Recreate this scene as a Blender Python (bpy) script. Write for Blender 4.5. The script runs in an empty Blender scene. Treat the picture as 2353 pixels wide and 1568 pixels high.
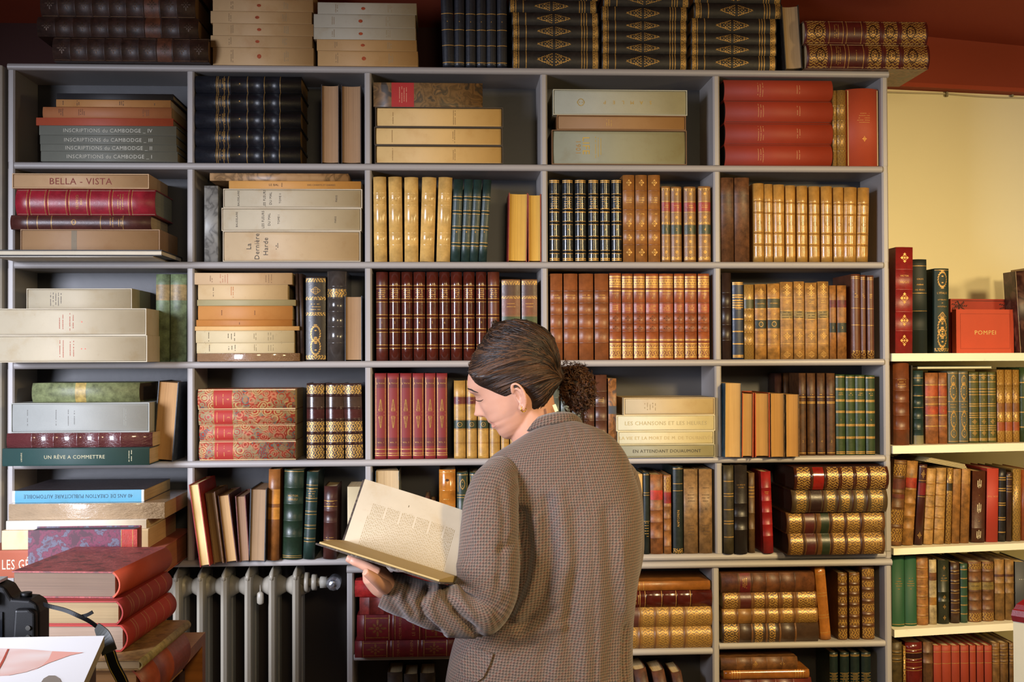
import bpy, bmesh, math, random
import numpy as np
from mathutils import Vector, Matrix
random.seed(7)
sc = bpy.context.scene
col = sc.collection

# ---------------------------------------------------------------- camera
F_PX = 2651.6; CAM = Vector((0.0, -3.0, 1.5))
yaw, pitch, roll = 0.0529, 0.0137, -0.0040
_f = Vector((math.sin(yaw)*math.cos(pitch), math.cos(yaw)*math.cos(pitch), math.sin(pitch)))
_r0 = Vector((math.cos(yaw), -math.sin(yaw), 0)); _u0 = _r0.cross(_f)
CR = _r0*math.cos(roll)+_u0*math.sin(roll); CU = -_r0*math.sin(roll)+_u0*math.cos(roll); CF = _f
cd = bpy.data.cameras.new('camera'); cam = bpy.data.objects.new('camera', cd); col.objects.link(cam)
cd.sensor_width = 36; cd.lens = F_PX/2353*36; cd.clip_start = 0.05
cam.matrix_world = Matrix(((CR.x,CU.x,-CF.x,CAM.x),(CR.y,CU.y,-CF.y,CAM.y),(CR.z,CU.z,-CF.z,CAM.z),(0,0,0,1)))
sc.camera = cam
cd.dof.use_dof = False

# ---------------------------------------------------------------- world, lights, exposure
sc.view_settings.view_transform = 'Standard'; sc.view_settings.look = 'None'
sc.view_settings.gamma = 1; sc.view_settings.use_curve_mapping = False
sc.view_settings.exposure = -0.40
w = bpy.data.worlds.new('world'); sc.world = w; w.use_nodes = True
w.node_tree.nodes['Background'].inputs[0].default_value = (0.74, 0.64, 0.50, 1)
w.node_tree.nodes['Background'].inputs[1].default_value = 0.10
def area(name, loc, tgt, sx, sy, e, c, spread=180):
    l = bpy.data.lights.new(name, 'AREA'); l.shape = 'RECTANGLE'; l.size = sx; l.size_y = sy
    l.energy = e; l.color = c; l.spread = math.radians(spread)
    o = bpy.data.objects.new(name, l); col.objects.link(o); o.location = loc
    o.rotation_euler = (Vector(tgt)-Vector(loc)).to_track_quat('-Z', 'Y').to_euler(); return o
area('warm_ceiling_lamp', (1.6, -2.0, 2.15), (0.85, 0, 0.62), 0.22, 0.22, 22, (1.0, 0.735, 0.36), 90)
area('warm_room_lamp', (0.35, -3.5, 2.3), (0.3, 0, 0.85), 0.45, 0.45, 5.5, (1.0, 0.77, 0.45), 62)
area('window_daylight', (-2.1, -2.5, 1.65), (-0.6, -0.5, 0.55), 0.9, 1.2, 74, (0.81, 0.85, 1.0), 84)
area('warm_wall_fill', (2.35, -1.5, 1.95), (1.6, 0.3, 2.0), 0.2, 0.2, 7.5, (1.0, 0.74, 0.37), 120)  # added fill light with no visible source, brightens yellow wall and red ceiling

# ---------------------------------------------------------------- pixel helpers
def ray(px, py):
    return CF + CR*((px-1176.5)/F_PX) + CU*((784-py)/F_PX)
def at(px, py, Y):                       # point on the plane y = Y seen at a pixel
    d = ray(px, py); return CAM + d*((Y-CAM.y)/d.y)
def atd(px, py, dist):                   # point at a depth along the optical axis
    return CAM + ray(px, py)*dist

# ---------------------------------------------------------------- objects
def tag(o, label=None, cat=None, group=None, kind=None):
    if label: o['label'] = label
    if cat: o['category'] = cat
    if group: o['group'] = group
    if kind: o['kind'] = kind
    return o
def empty(name, loc, rot=(0,0,0), label=None, cat=None, group=None):
    o = bpy.data.objects.new(name, None); col.objects.link(o); o.location = loc; o.rotation_euler = rot
    o.empty_display_size = 0.02
    return tag(o, label, cat, group)
class MB:
    def __init__(s): s.v=[]; s.f=[]; s.m=[]; s.uv={}; s.mats=[]; s.smooth=[]
    def mi(s, m):
        if m not in s.mats: s.mats.append(m)
        return s.mats.index(m)
    def face(s, pts, m, smooth=False, uv=None):
        n=len(s.v); s.v += [tuple(p) for p in pts]; s.f.append(tuple(range(n,n+len(pts))))
        s.m.append(s.mi(m)); s.smooth.append(smooth)
        if uv: s.uv[len(s.f)-1]=uv
    def add(s, vs, fs, m, smooth=False, uvs=None):
        n=len(s.v); s.v += [tuple(p) for p in vs]; k=s.mi(m)
        for f in fs:
            s.f.append(tuple(n+i for i in f)); s.m.append(k); s.smooth.append(smooth)
            if uvs is not None: s.uv[len(s.f)-1]=[uvs[i] for i in f]
    def box(s, a, b, m, M=None):
        x0,y0,z0=a; x1,y1,z1=b
        vs=[Vector(p) for p in ((x0,y0,z0),(x1,y0,z0),(x1,y1,z0),(x0,y1,z0),(x0,y0,z1),(x1,y0,z1),(x1,y1,z1),(x0,y1,z1))]
        if M is not None: vs=[M@p for p in vs]
        s.add(vs,[(0,3,2,1),(4,5,6,7),(0,1,5,4),(1,2,6,5),(2,3,7,6),(3,0,4,7)],m)
    def prism(s, prof, axis, a, b, m, smooth=False, M=None):
        # prof: closed 2D loop; axis 'x': prof=(y,z); 'z': prof=(x,y); 'y': prof=(x,z)
        def mk(p,t):
            q={'x':(t,p[0],p[1]),'z':(p[0],p[1],t),'y':(p[0],t,p[1])}[axis]; q=Vector(q)
            return M@q if M is not None else q
        n=len(prof); vs=[mk(p,a) for p in prof]+[mk(p,b) for p in prof]
        s.add(vs,[(i,(i+1)%n,n+(i+1)%n,n+i) for i in range(n)],m,smooth)
        s.add(vs,[tuple(range(n))[::-1],tuple(range(n,2*n))],m,False)
    def grid(s, P, m, smooth=True, closeu=False, closev=False, uvf=None, caps=False):
        # P: list of rows of points
        nr=len(P); nc=len(P[0]); vs=[p for r in P for p in r]; fs=[]; uvs={}
        base=len(s.f)
        n=len(s.v); s.v += [tuple(p) for p in vs]; k=s.mi(m)
        for i in range(nr if closev else nr-1):
            for j in range(nc if closeu else nc-1):
                i2=(i+1)%nr; j2=(j+1)%nc
                s.f.append((n+i*nc+j,n+i*nc+j2,n+i2*nc+j2,n+i2*nc+j)); s.m.append(k); s.smooth.append(smooth)
                if uvf: s.uv[len(s.f)-1]=[uvf(i,j),uvf(i,j+1),uvf(i+1,j+1),uvf(i+1,j)]
        if caps:
            for i in (0,nr-1):
                s.f.append(tuple(n+i*nc+j for j in range(nc))); s.m.append(k); s.smooth.append(False)
    def tube(s, pts, rad, m, n=8, caps=True, smooth=True, flat=1.0, up=None):
        pts=[Vector(p) for p in pts]; R=rad if isinstance(rad,(list,tuple)) else [rad]*len(pts)
        rows=[]; prev=None
        for i,p in enumerate(pts):
            t=(pts[min(i+1,len(pts)-1)]-pts[max(i-1,0)]).normalized()
            if prev is None:
                a=Vector(up) if up else (Vector((0,0,1)) if abs(t.z)<.9 else Vector((1,0,0)))
            else: a=prev
            nrm=(a-t*a.dot(t)).normalized(); bn=t.cross(nrm); prev=nrm
            rows.append([p+(nrm*math.cos(q)*flat+bn*math.sin(q))*R[i] for q in [2*math.pi*k/n for k in range(n)]])
        s.grid(rows,m,smooth,closeu=True,caps=caps)
    def build(s, name, parent=None, loc=None, rot=None, fix=True):
        me=bpy.data.meshes.new(name); me.from_pydata(s.v,[],s.f)
        for m in s.mats: me.materials.append(m)
        me.polygons.foreach_set('material_index',s.m); me.polygons.foreach_set('use_smooth',s.smooth)
        if s.uv:
            ul=me.uv_layers.new(name='UVMap')
            for fi,uv in s.uv.items():
                p=me.polygons[fi]
                for k,li in enumerate(p.loop_indices): ul.data[li].uv=uv[k]
        me.update()
        if fix:
            bm=bmesh.new(); bm.from_mesh(me); bmesh.ops.remove_doubles(bm,verts=bm.verts,dist=1e-6)
            bmesh.ops.recalc_face_normals(bm,faces=bm.faces); bm.to_mesh(me); bm.free()
        o=bpy.data.objects.new(name,me); col.objects.link(o)
        if parent: o.parent=parent
        if loc is not None: o.location=loc
        if rot is not None: o.rotation_euler=rot
        return o

# ---------------------------------------------------------------- materials
def srgb(h):
    h=h.lstrip('#'); c=[int(h[i:i+2],16)/255 for i in (0,2,4)]
    return tuple((x/12.92 if x<=.04045 else ((x+.055)/1.055)**2.4) for x in c)+(1,)
def sh(c,k): return (min(1,c[0]*k),min(1,c[1]*k),min(1,c[2]*k),1)
class NT:
    def __init__(s,name):
        s.m=bpy.data.materials.new(name); s.m.use_nodes=True; s.t=s.m.node_tree; s.b=s.t.nodes['Principled BSDF']
    def n(s,ty,**kw):
        x=s.t.nodes.new(ty)
        for k,v in kw.items():
            if k.startswith('i_'):
                kk=k[2:]; x.inputs[int(kk) if kk.isdigit() else kk.replace('_',' ')].default_value=v
            else: setattr(x,k,v)
        return x
    def l(s,a,b): s.t.links.new(a,b)
    def math(s,op,a,b=0.0,c=0.0):
        x=s.n('ShaderNodeMath',operation=op)
        for i,v in enumerate((a,b,c)):
            if hasattr(v,'links'): s.l(v,x.inputs[i])
            else: x.inputs[i].default_value=v
        return x.outputs[0]
    def mix(s,f,a,b,bt='MIX'):
        x=s.n('ShaderNodeMix',data_type='RGBA',blend_type=bt)
        for i,v in ((0,f),(6,a),(7,b)):
            if hasattr(v,'links'): s.l(v,x.inputs[i])
            else: x.inputs[i].default_value=v
        return x.outputs[2]
    def noise(s,co,scale,det=4,rough=.6):
        x=s.n('ShaderNodeTexNoise'); x.inputs['Scale'].default_value=scale; x.inputs['Detail'].default_value=det
        x.inputs['Roughness'].default_value=rough
        if co: s.l(co,x.inputs['Vector'])
        return x.outputs['Fac']
    def ramp(s,f,stops,interp='LINEAR'):
        x=s.n('ShaderNodeValToRGB'); x.color_ramp.interpolation=interp; e=x.color_ramp.elements
        while len(e)<len(stops): e.new(.5)
        for k,(p,c) in enumerate(stops): e[k].position=p; e[k].color=c if len(c)==4 else tuple(c)+(1,)
        s.l(f,x.inputs[0]); return x.outputs[0]
    def bump(s,h,st,dist=.001):
        x=s.n('ShaderNodeBump'); x.inputs['Strength'].default_value=st; x.inputs['Distance'].default_value=dist
        s.l(h,x.inputs['Height']); s.l(x.outputs[0],s.b.inputs['Normal'])
    def mapping(s,co,scale,loc=None):
        x=s.n('ShaderNodeMapping'); x.inputs['Scale'].default_value=scale; s.l(co,x.inputs['Vector'])
        if loc: x.inputs['Location'].default_value=loc
        return x.outputs[0]
GOLD=srgb('a8823e')
_mc={}
def mat(kind,hx='808080',hx2=None):
    key=(kind,hx,hx2)
    if key in _mc: return _mc[key]
    N=NT(kind+'_'+hx); c=srgb(hx); B=N.b.inputs
    tc=N.n('ShaderNodeTexCoord'); ob=tc.outputs['Object']; oi=N.n('ShaderNodeObjectInfo')
    rnd=N.n('ShaderNodeVectorMath',operation='ADD'); N.l(ob,rnd.inputs[0])
    cmb=N.n('ShaderNodeCombineXYZ'); r10=N.math('MULTIPLY',oi.outputs['Random'],7.0)
    for i in range(3): N.l(r10,cmb.inputs[i])
    N.l(cmb.outputs[0],rnd.inputs[1]); P=rnd.outputs[0]
    def vary(cl,a=.12):
        hs=N.n('ShaderNodeHueSaturation'); N.l(cl,hs.inputs['Color'])
        N.l(N.math('MULTIPLY_ADD',oi.outputs['Random'],a*2,1-a),hs.inputs['Value']); return hs.outputs[0]
    if kind in ('leather','gloss','worn'):
        f=N.noise(P,38 if kind!='worn' else 55,6,.65)
        lo,hi=(.30,.72) if kind=='worn' else (.3,.75)
        k1=.45 if kind=='worn' else .72
        cc=N.ramp(f,[(lo,sh(c,k1)),(.5,c),(hi,sh(c,1.35 if kind!='worn' else 1.6))])
        wr=N.noise(P,140,3,.7)
        cc=N.mix(N.math('MULTIPLY',N.ramp(wr,[(.62,(0,0,0)),(.72,(1,1,1))]),.25 if kind!='gloss' else .05),cc,sh(c,2.0))
        N.l(vary(cc,.10),B['Base Color'])
        r0={'leather':.36,'gloss':.16,'worn':.46}[kind]
        N.l(N.math('MULTIPLY_ADD',wr,.25,r0-.1),B['Roughness'])
        N.bump(N.noise(P,420,2,.5),.25 if kind!='gloss' else .06,.0006)
    elif kind=='gilt':            # leather panel stamped with dense gold tooling
        uv=tc.outputs['UV']; sp=N.n('ShaderNodeSeparateXYZ'); N.l(uv,sp.inputs[0])
        au=N.math('ABSOLUTE',sp.outputs[0]); vv=sp.outputs[1]
        cb=N.n('ShaderNodeCombineXYZ'); N.l(au,cb.inputs[0]); N.l(vv,cb.inputs[1])
        vo=N.n('ShaderNodeTexVoronoi',feature='F1'); vo.inputs['Scale'].default_value=260; N.l(cb.outputs[0],vo.inputs['Vector'])
        wv=N.math('SINE',N.math('MULTIPLY',vo.outputs['Distance'],9.0))
        s2=N.math('SINE',N.math('ADD',N.math('MULTIPLY',au,900.0),N.math('MULTIPLY',N.math('SINE',N.math('MULTIPLY',vv,420.0)),2.2)))
        g=N.math('ADD',wv,s2); g=N.math('ADD',g,N.math('MULTIPLY',N.noise(P,90,3),1.4))
        mk=N.ramp(g,[(.42,(0,0,0)),(.62,(1,1,1))])
        cc=N.mix(mk,sh(c,.8),GOLD); N.l(vary(cc,.08),B['Base Color'])
        N.l(N.math('MULTIPLY',mk,.35),B['Metallic']); B['Roughness'].default_value=.4
    elif kind=='gold':
        f=N.noise(P,200,3); cc=N.ramp(f,[(.3,sh(srgb(hx),.6)),(.6,srgb(hx))]); N.l(cc,B['Base Color'])
        B['Metallic'].default_value=.4; B['Roughness'].default_value=.42
    elif kind=='cloth':
        f=N.noise(P,500,2,.6); g=N.noise(P,25,4)
        cc=N.mix(N.math('MULTIPLY',g,.6),sh(c,1.12),sh(c,.72)); cc=N.mix(N.math('MULTIPLY',f,.25),cc,sh(c,.6))
        N.l(vary(cc,.06),B['Base Color']); B['Roughness'].default_value=.62; N.bump(f,.25,.0005)
    elif kind=='paper':
        g=N.noise(P,14,5); st=N.noise(P,60,4,.7)
        cc=N.ramp(g,[(.3,sh(c,1.06)),(.55,c),(.8,(c[0]*.86,c[1]*.76,c[2]*.62,1))])
        cc=N.mix(N.math('MULTIPLY',N.ramp(st,[(.6,(0,0,0)),(.75,(1,1,1))]),.18),cc,(c[0]*.6,c[1]*.45,c[2]*.3,1))
        N.l(vary(cc,.05),B['Base Color']); B['Roughness'].default_value=.62; N.bump(st,.06,.001)
    elif kind=='pages':           # edge of a page block, leaves run along local z and y
        mp=N.mapping(P,(900,3,3)); f=N.noise(mp,1.0,3,.7); g=N.noise(P,16,4)
        cc=N.ramp(f,[(.25,sh(c,.55)),(.5,c),(.8,sh(c,1.15))]); cc=N.mix(N.math('MULTIPLY',g,.45),cc,(c[0]*.65,c[1]*.5,c[2]*.35,1))
        N.l(cc,B['Base Color']); B['Roughness'].default_value=.75; N.bump(f,.4,.0005)
    elif kind=='plain':
        f=N.noise(P,30,4); N.l(N.mix(N.math('MULTIPLY',f,.3),c,sh(c,.8)),B['Base Color']); B['Roughness'].default_value=.6
    elif kind=='ink':
        B['Base Color'].default_value=c; B['Roughness'].default_value=.7
    elif kind=='plastic':         # book wrapped in creased clear film
        g=N.noise(P,14,4); cc=N.mix(g,sh(c,1.25),sh(c,.6))
        mp=N.mapping(P,(30,30,9)); cr=N.n('ShaderNodeTexNoise',noise_type='RIDGED_MULTIFRACTAL') if False else None
        f=N.noise(mp,1.5,5,.75); N.l(cc,B['Base Color']); B['Roughness'].default_value=.3
        B['Coat Weight'].default_value=1; B['Coat Roughness'].default_value=.08; N.bump(f,.9,.006)
    elif kind=='marble':
        wn=N.n('ShaderNodeTexNoise'); wn.inputs['Scale'].default_value=14; wn.inputs['Detail'].default_value=2; N.l(P,wn.inputs['Vector'])
        ad=N.n('ShaderNodeVectorMath',operation='MULTIPLY_ADD'); N.l(wn.outputs['Color'],ad.inputs[0]); ad.inputs[1].default_value=(.12,.12,.12); N.l(P,ad.inputs[2])
        f=N.noise(ad.outputs[0],18,3,.5); c2=srgb(hx2 or '2a2420')
        cc=N.ramp(f,[(.36,c2),(.44,c),(.5,sh(c,.5)),(.55,c),(.62,c2),(.68,sh(c,1.4))]); N.l(cc,B['Base Color']); B['Roughness'].default_value=.42
    elif kind=='spot':            # spattered paper
        vo=N.n('ShaderNodeTexVoronoi'); vo.inputs['Scale'].default_value=70; N.l(P,vo.inputs['Vector'])
        f=N.noise(P,38,4,.6); c2=srgb(hx2 or '55565e')
        cc=N.ramp(f,[(.40,sh(c,.35)),(.46,c),(.52,sh(c,.55)),(.57,c2),(.66,sh(c,.4)),(.7,sh(c,1.3))]); N.l(cc,B['Base Color']); B['Roughness'].default_value=.45
    elif kind=='floral':
        vo=N.n('ShaderNodeTexVoronoi',feature='F1'); vo.inputs['Scale'].default_value=48; N.l(P,vo.inputs['Vector'])
        ri=N.math('SINE',N.math('MULTIPLY',vo.outputs['Distance'],26.0))
        sc_=N.n('ShaderNodeSeparateColor'); N.l(vo.outputs['Color'],sc_.inputs[0])
        flower=N.ramp(sc_.outputs[0],[(.0,srgb('8a7452')),(.35,srgb('b3915c')),(.55,srgb('5c5a56')),(.75,srgb('b86a4c'))],'CONSTANT')
        m1=N.ramp(N.math('MULTIPLY_ADD',ri,.5,.5),[(.42,(0,0,0)),(.52,(1,1,1))])
        lf=N.ramp(N.noise(P,95,2,.5),[(.5,(0,0,0)),(.54,(1,1,1))])
        cc=N.mix(m1,c,flower); cc=N.mix(N.math('MULTIPLY',lf,.55),cc,srgb('94835a')); N.l(cc,B['Base Color']); B['Roughness'].default_value=.6
    elif kind=='paint':
        g=N.noise(ob,9,5); st=N.noise(ob,60,3); cc=N.mix(N.math('MULTIPLY',g,.35),c,sh(c,.82))
        cc=N.mix(N.math('MULTIPLY',N.ramp(st,[(.68,(0,0,0)),(.74,(1,1,1))]),.25),cc,sh(c,.55))
        N.l(cc,B['Base Color']); B['Roughness'].default_value=.42; N.bump(N.noise(ob,45,4),.12,.002)
    elif kind=='wall':
        g=N.noise(ob,3,5); st=N.noise(ob,90,2); cc=N.mix(N.math('MULTIPLY',g,.4),c,sh(c,.85))
        N.l(cc,B['Base Color']); B['Roughness'].default_value=.8; N.bump(N.noise(ob,16,6),.25,.004)
    elif kind=='wood':
        mp=N.mapping(ob,(3,40,40)); f=N.noise(mp,1.2,5,.6); cc=N.ramp(f,[(.3,sh(c,.7)),(.55,c),(.75,sh(c,1.2))])
        N.l(cc,B['Base Color']); B['Roughness'].default_value=.35; N.bump(f,.08,.001)
    elif kind=='metal':
        B['Base Color'].default_value=c; B['Metallic'].default_value=.9; B['Roughness'].default_value=.25
    elif kind=='black':
        B['Base Color'].default_value=c; B['Roughness'].default_value=.5; B['Specular IOR Level'].default_value=.3; N.bump(N.noise(ob,900,2),.15,.0004)
    _mc[key]=N.m; return N.m
GOLDM=lambda: mat('gold','b88e48')

# ---------------------------------------------------------------- text and ornament outlines (2D)
_tx={}
def text2d(s, bold=False):
    key=(s,bold)
    if key in _tx: return _tx[key]
    cu=bpy.data.curves.new('t','FONT'); cu.body=s; cu.size=1; cu.align_x='CENTER'; cu.resolution_u=2
    cu.space_character=1.08
    ob=bpy.data.objects.new('t',cu); col.objects.link(ob)
    bpy.context.view_layer.update(); dg=bpy.context.evaluated_depsgraph_get()
    me=bpy.data.meshes.new_from_object(ob.evaluated_get(dg))
    vs=[(v.co.x,v.co.y) for v in me.vertices]; fs=[tuple(p.vertices) for p in me.polygons]
    bpy.data.objects.remove(ob); bpy.data.curves.remove(cu); bpy.data.meshes.remove(me)
    if vs:
        x0=min(v[0] for v in vs); x1=max(v[0] for v in vs); cx=(x0+x1)/2
        vs=[(v[0]-cx,v[1]-.35) for v in vs]; W=x1-x0
    else: W=1
    _tx[key]=(vs,fs,W); return _tx[key]
def ell(cx,cy,a,b,rot=0,n=8):
    return [(cx+a*math.cos(t)*math.cos(rot)-b*math.sin(t)*math.sin(rot), cy+a*math.cos(t)*math.sin(rot)+b*math.sin(t)*math.cos(rot)) for t in [2*math.pi*k/n for k in range(n)]]
def orn2d(kind):
    """polygons in a box of -1..1 (x across the spine, y along it)"""
    P=[]
    if kind=='dot': P.append(ell(0,0,1,1,0,14))
    elif kind=='dia':
        P.append([(0,.25),(.25,0),(0,-.25),(-.25,0)])
        for a in range(4):
            t=a*math.pi/2; cx,cy=.62*math.cos(t),.62*math.sin(t); P.append([(cx+.36*math.cos(q+t),cy+.28*math.sin(q+t)) for q in (0,math.pi/2,math.pi,3*math.pi/2)])
        for a in range(4):
            t=a*math.pi/2+math.pi/4; P.append(ell(.45*math.cos(t),.45*math.sin(t),.14,.1,t,6))
    elif kind=='fleur':
        P.append(ell(0,0,.2,.2,0,8))
        for a in range(8):
            t=a*math.pi/4; r=.62 if a%2==0 else .45; P.append(ell(r*math.cos(t),r*math.sin(t),.34 if a%2==0 else .2,.13,t,7))
    elif kind=='loz':                      # wide filigree lozenge split in the middle
        for s in (-1,1):
            for k in range(9):
                y=s*(.12+k*.1); hw=1-abs(y)/1.02
                n=max(1,int(hw*5)); 
                for j in range(-n,n+1):
                    if (j+k)%2==0 or abs(j)==n: P.append(ell(hw*j/max(n,1)*.86,y,.11,.045,(j*k)%3*.8,6))
    elif kind=='column':                   # tall pointed filigree
        for s in (-1,1):
            for k in range(12):
                y=s*(.2+k*.068); hw=.55*(1-k/12)**.8+.05
                for q in (-1,1): P.append(ell(q*hw*.6,y,.1,.028,q*s*.7,6))
                P.append(ell(0,y,.05,.03,0,6))
            for a in range(10):
                t=a*math.pi/5; P.append(ell(.42*math.cos(t),s*.27+.09*math.sin(t),.09,.02,t,5))
        P += [[(-.85,-.13),(.85,-.13),(.85,-.1),(-.85,-.1)],[(-.85,.13),(.85,.13),(.85,.1),(-.85,.1)]]
    elif kind=='wreath':
        for a in range(18):
            t=a*math.pi/9; P.append(ell(.72*math.cos(t),.8*math.sin(t),.17,.09,t+.9,7))
        for s in (-1,1): P.append(ell(0,s*.35,.2,.07,0,8)); P.append(ell(0,s*.95,.3,.05,0,8))
    elif kind=='star':
        P.append([(math.cos(math.pi*k/8)*(1 if k%2==0 else .45),math.sin(math.pi*k/8)*(1 if k%2==0 else .45)) for k in range(16)])
    elif kind=='frame':
        t=.06
        P += [[(-1,-1),(1,-1),(1,-1+t),(-1,-1+t)],[(-1,1-t),(1,1-t),(1,1),(-1,1)],[(-1,-1),(-1+t*1.6,-1),(-1+t*1.6,1),(-1,1)],[(1-t*1.6,-1),(1,-1),(1,1),(1-t*1.6,1)]]
    elif kind=='ring':
        n=14
        for k in range(n):
            a,b=2*math.pi*k/n,2*math.pi*(k+1)/n
            P.append([(math.cos(a),math.sin(a)),(math.cos(b),math.sin(b)),(.8*math.cos(b),.8*math.sin(b)),(.8*math.cos(a),.8*math.sin(a))])
    elif kind=='sun':
        P.append(ell(0,0,.42,.42,0,12))
        for a in range(12):
            t=a*math.pi/6; P.append(ell(.78*math.cos(t),.78*math.sin(t),.18,.04,t,5))
    elif kind=='slash':
        for q,(x,y) in enumerate(((-.5,-.1),(0,.15),(.5,-.05))): P.append([(x-.13,y-.6),(x+.1,y-.6),(x+.13,y+.6),(x-.1,y+.6)])
        for q,(x,y) in enumerate(((-.2,-.6),(.25,-.5))): P.append([(x-.1,y-.3),(x+.06,y-.3),(x+.1,y+.3),(x-.06,y+.3)])
    return P

# ---------------------------------------------------------------- the book builder
# local frame: x = thickness (centred), z = height from 0, y = depth from the spine (0) inwards
def spine_surf(w,b):
    return lambda x,z,off=0: (x, b*min(1.0,(abs(x)/(w/2)))**2*0.999-off, z)
def book(name,label,group,w,h,d,st,loc,rot,cat='book'):
    """st keys: c m r b bc l k g o t T p k3 mode"""
    root=empty(name,loc,rot,label,cat,group)
    rnd=random.Random(hash((round(loc[0],4),round(loc[2],4))) & 0xffff)
    mode=st.get('mode','spine'); m=mat(st.get('m','leather'),st['c'],st.get('c2')); th=st.get('th',.0022 if st.get('m','leather') in('leather','gloss','worn','cloth','gilt') else .0009)
    inset=0.0028 if th>.0015 else 0.0002
    pm=mat('pages',st.get('p','c9b184'))
    if mode=='fore':
        b=MB(); fr=.0
        bm_=mat(st.get('m','leather'),st['c'],st.get('c2'))
        # two boards and the spine at the far end
        prof=[(-w/2,0),(-w/2+th,0),(-w/2+th,d-th*2),(0,d-th),(w/2-th,d-th*2),(w/2-th,0),(w/2,0),(w/2,d-.004),(w/4,d),(-w/4,d),(-w/2,d-.004)]
        b.prism(prof,'z',0,h,bm_)
        b.build('cover',root)
        q=MB(); k=.10*w+.002; n=8; xs=[(-w/2+th)+(w-2*th)*i/n for i in range(n+1)]
        pr=[(x,.003+k*(1-(abs(x)/(w/2))**2)) for x in xs]+[(w/2-th,d-th*2-.001),(-w/2+th,d-th*2-.001)]
        q.prism(pr,'z',inset,h-inset,pm); q.build('page_block',root)
        return root
    if mode=='slip':
        b=MB(); t=.0022; cm=st.get('cm') or mat('paper',st['c'])
        b.box((-w/2,0,0),(-w/2+t,d,h),cm); b.box((w/2-t,0,0),(w/2,d,h),cm)
        b.box((-w/2+t,0,0),(w/2-t,d,t),cm); b.box((-w/2+t,0,h-t),(w/2-t,d,h),cm); b.box((-w/2+t,d-t,t),(w/2-t,d,h-t),cm)
        b.build('slipcase',root)
        w2=w-2*t-.0016; z0=t+.0012; z1=h-t-.0012
        sub=dict(st); sub['mode']='spine'; ins=st.get('ins',.0015)
        _cover(root,sub,w2,z0,z1,d-t-.002,ins,rnd,name='cover',h=h)
        return root
    _cover(root,st,w,0,h,d,0,rnd,h=h)
    return root
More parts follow.
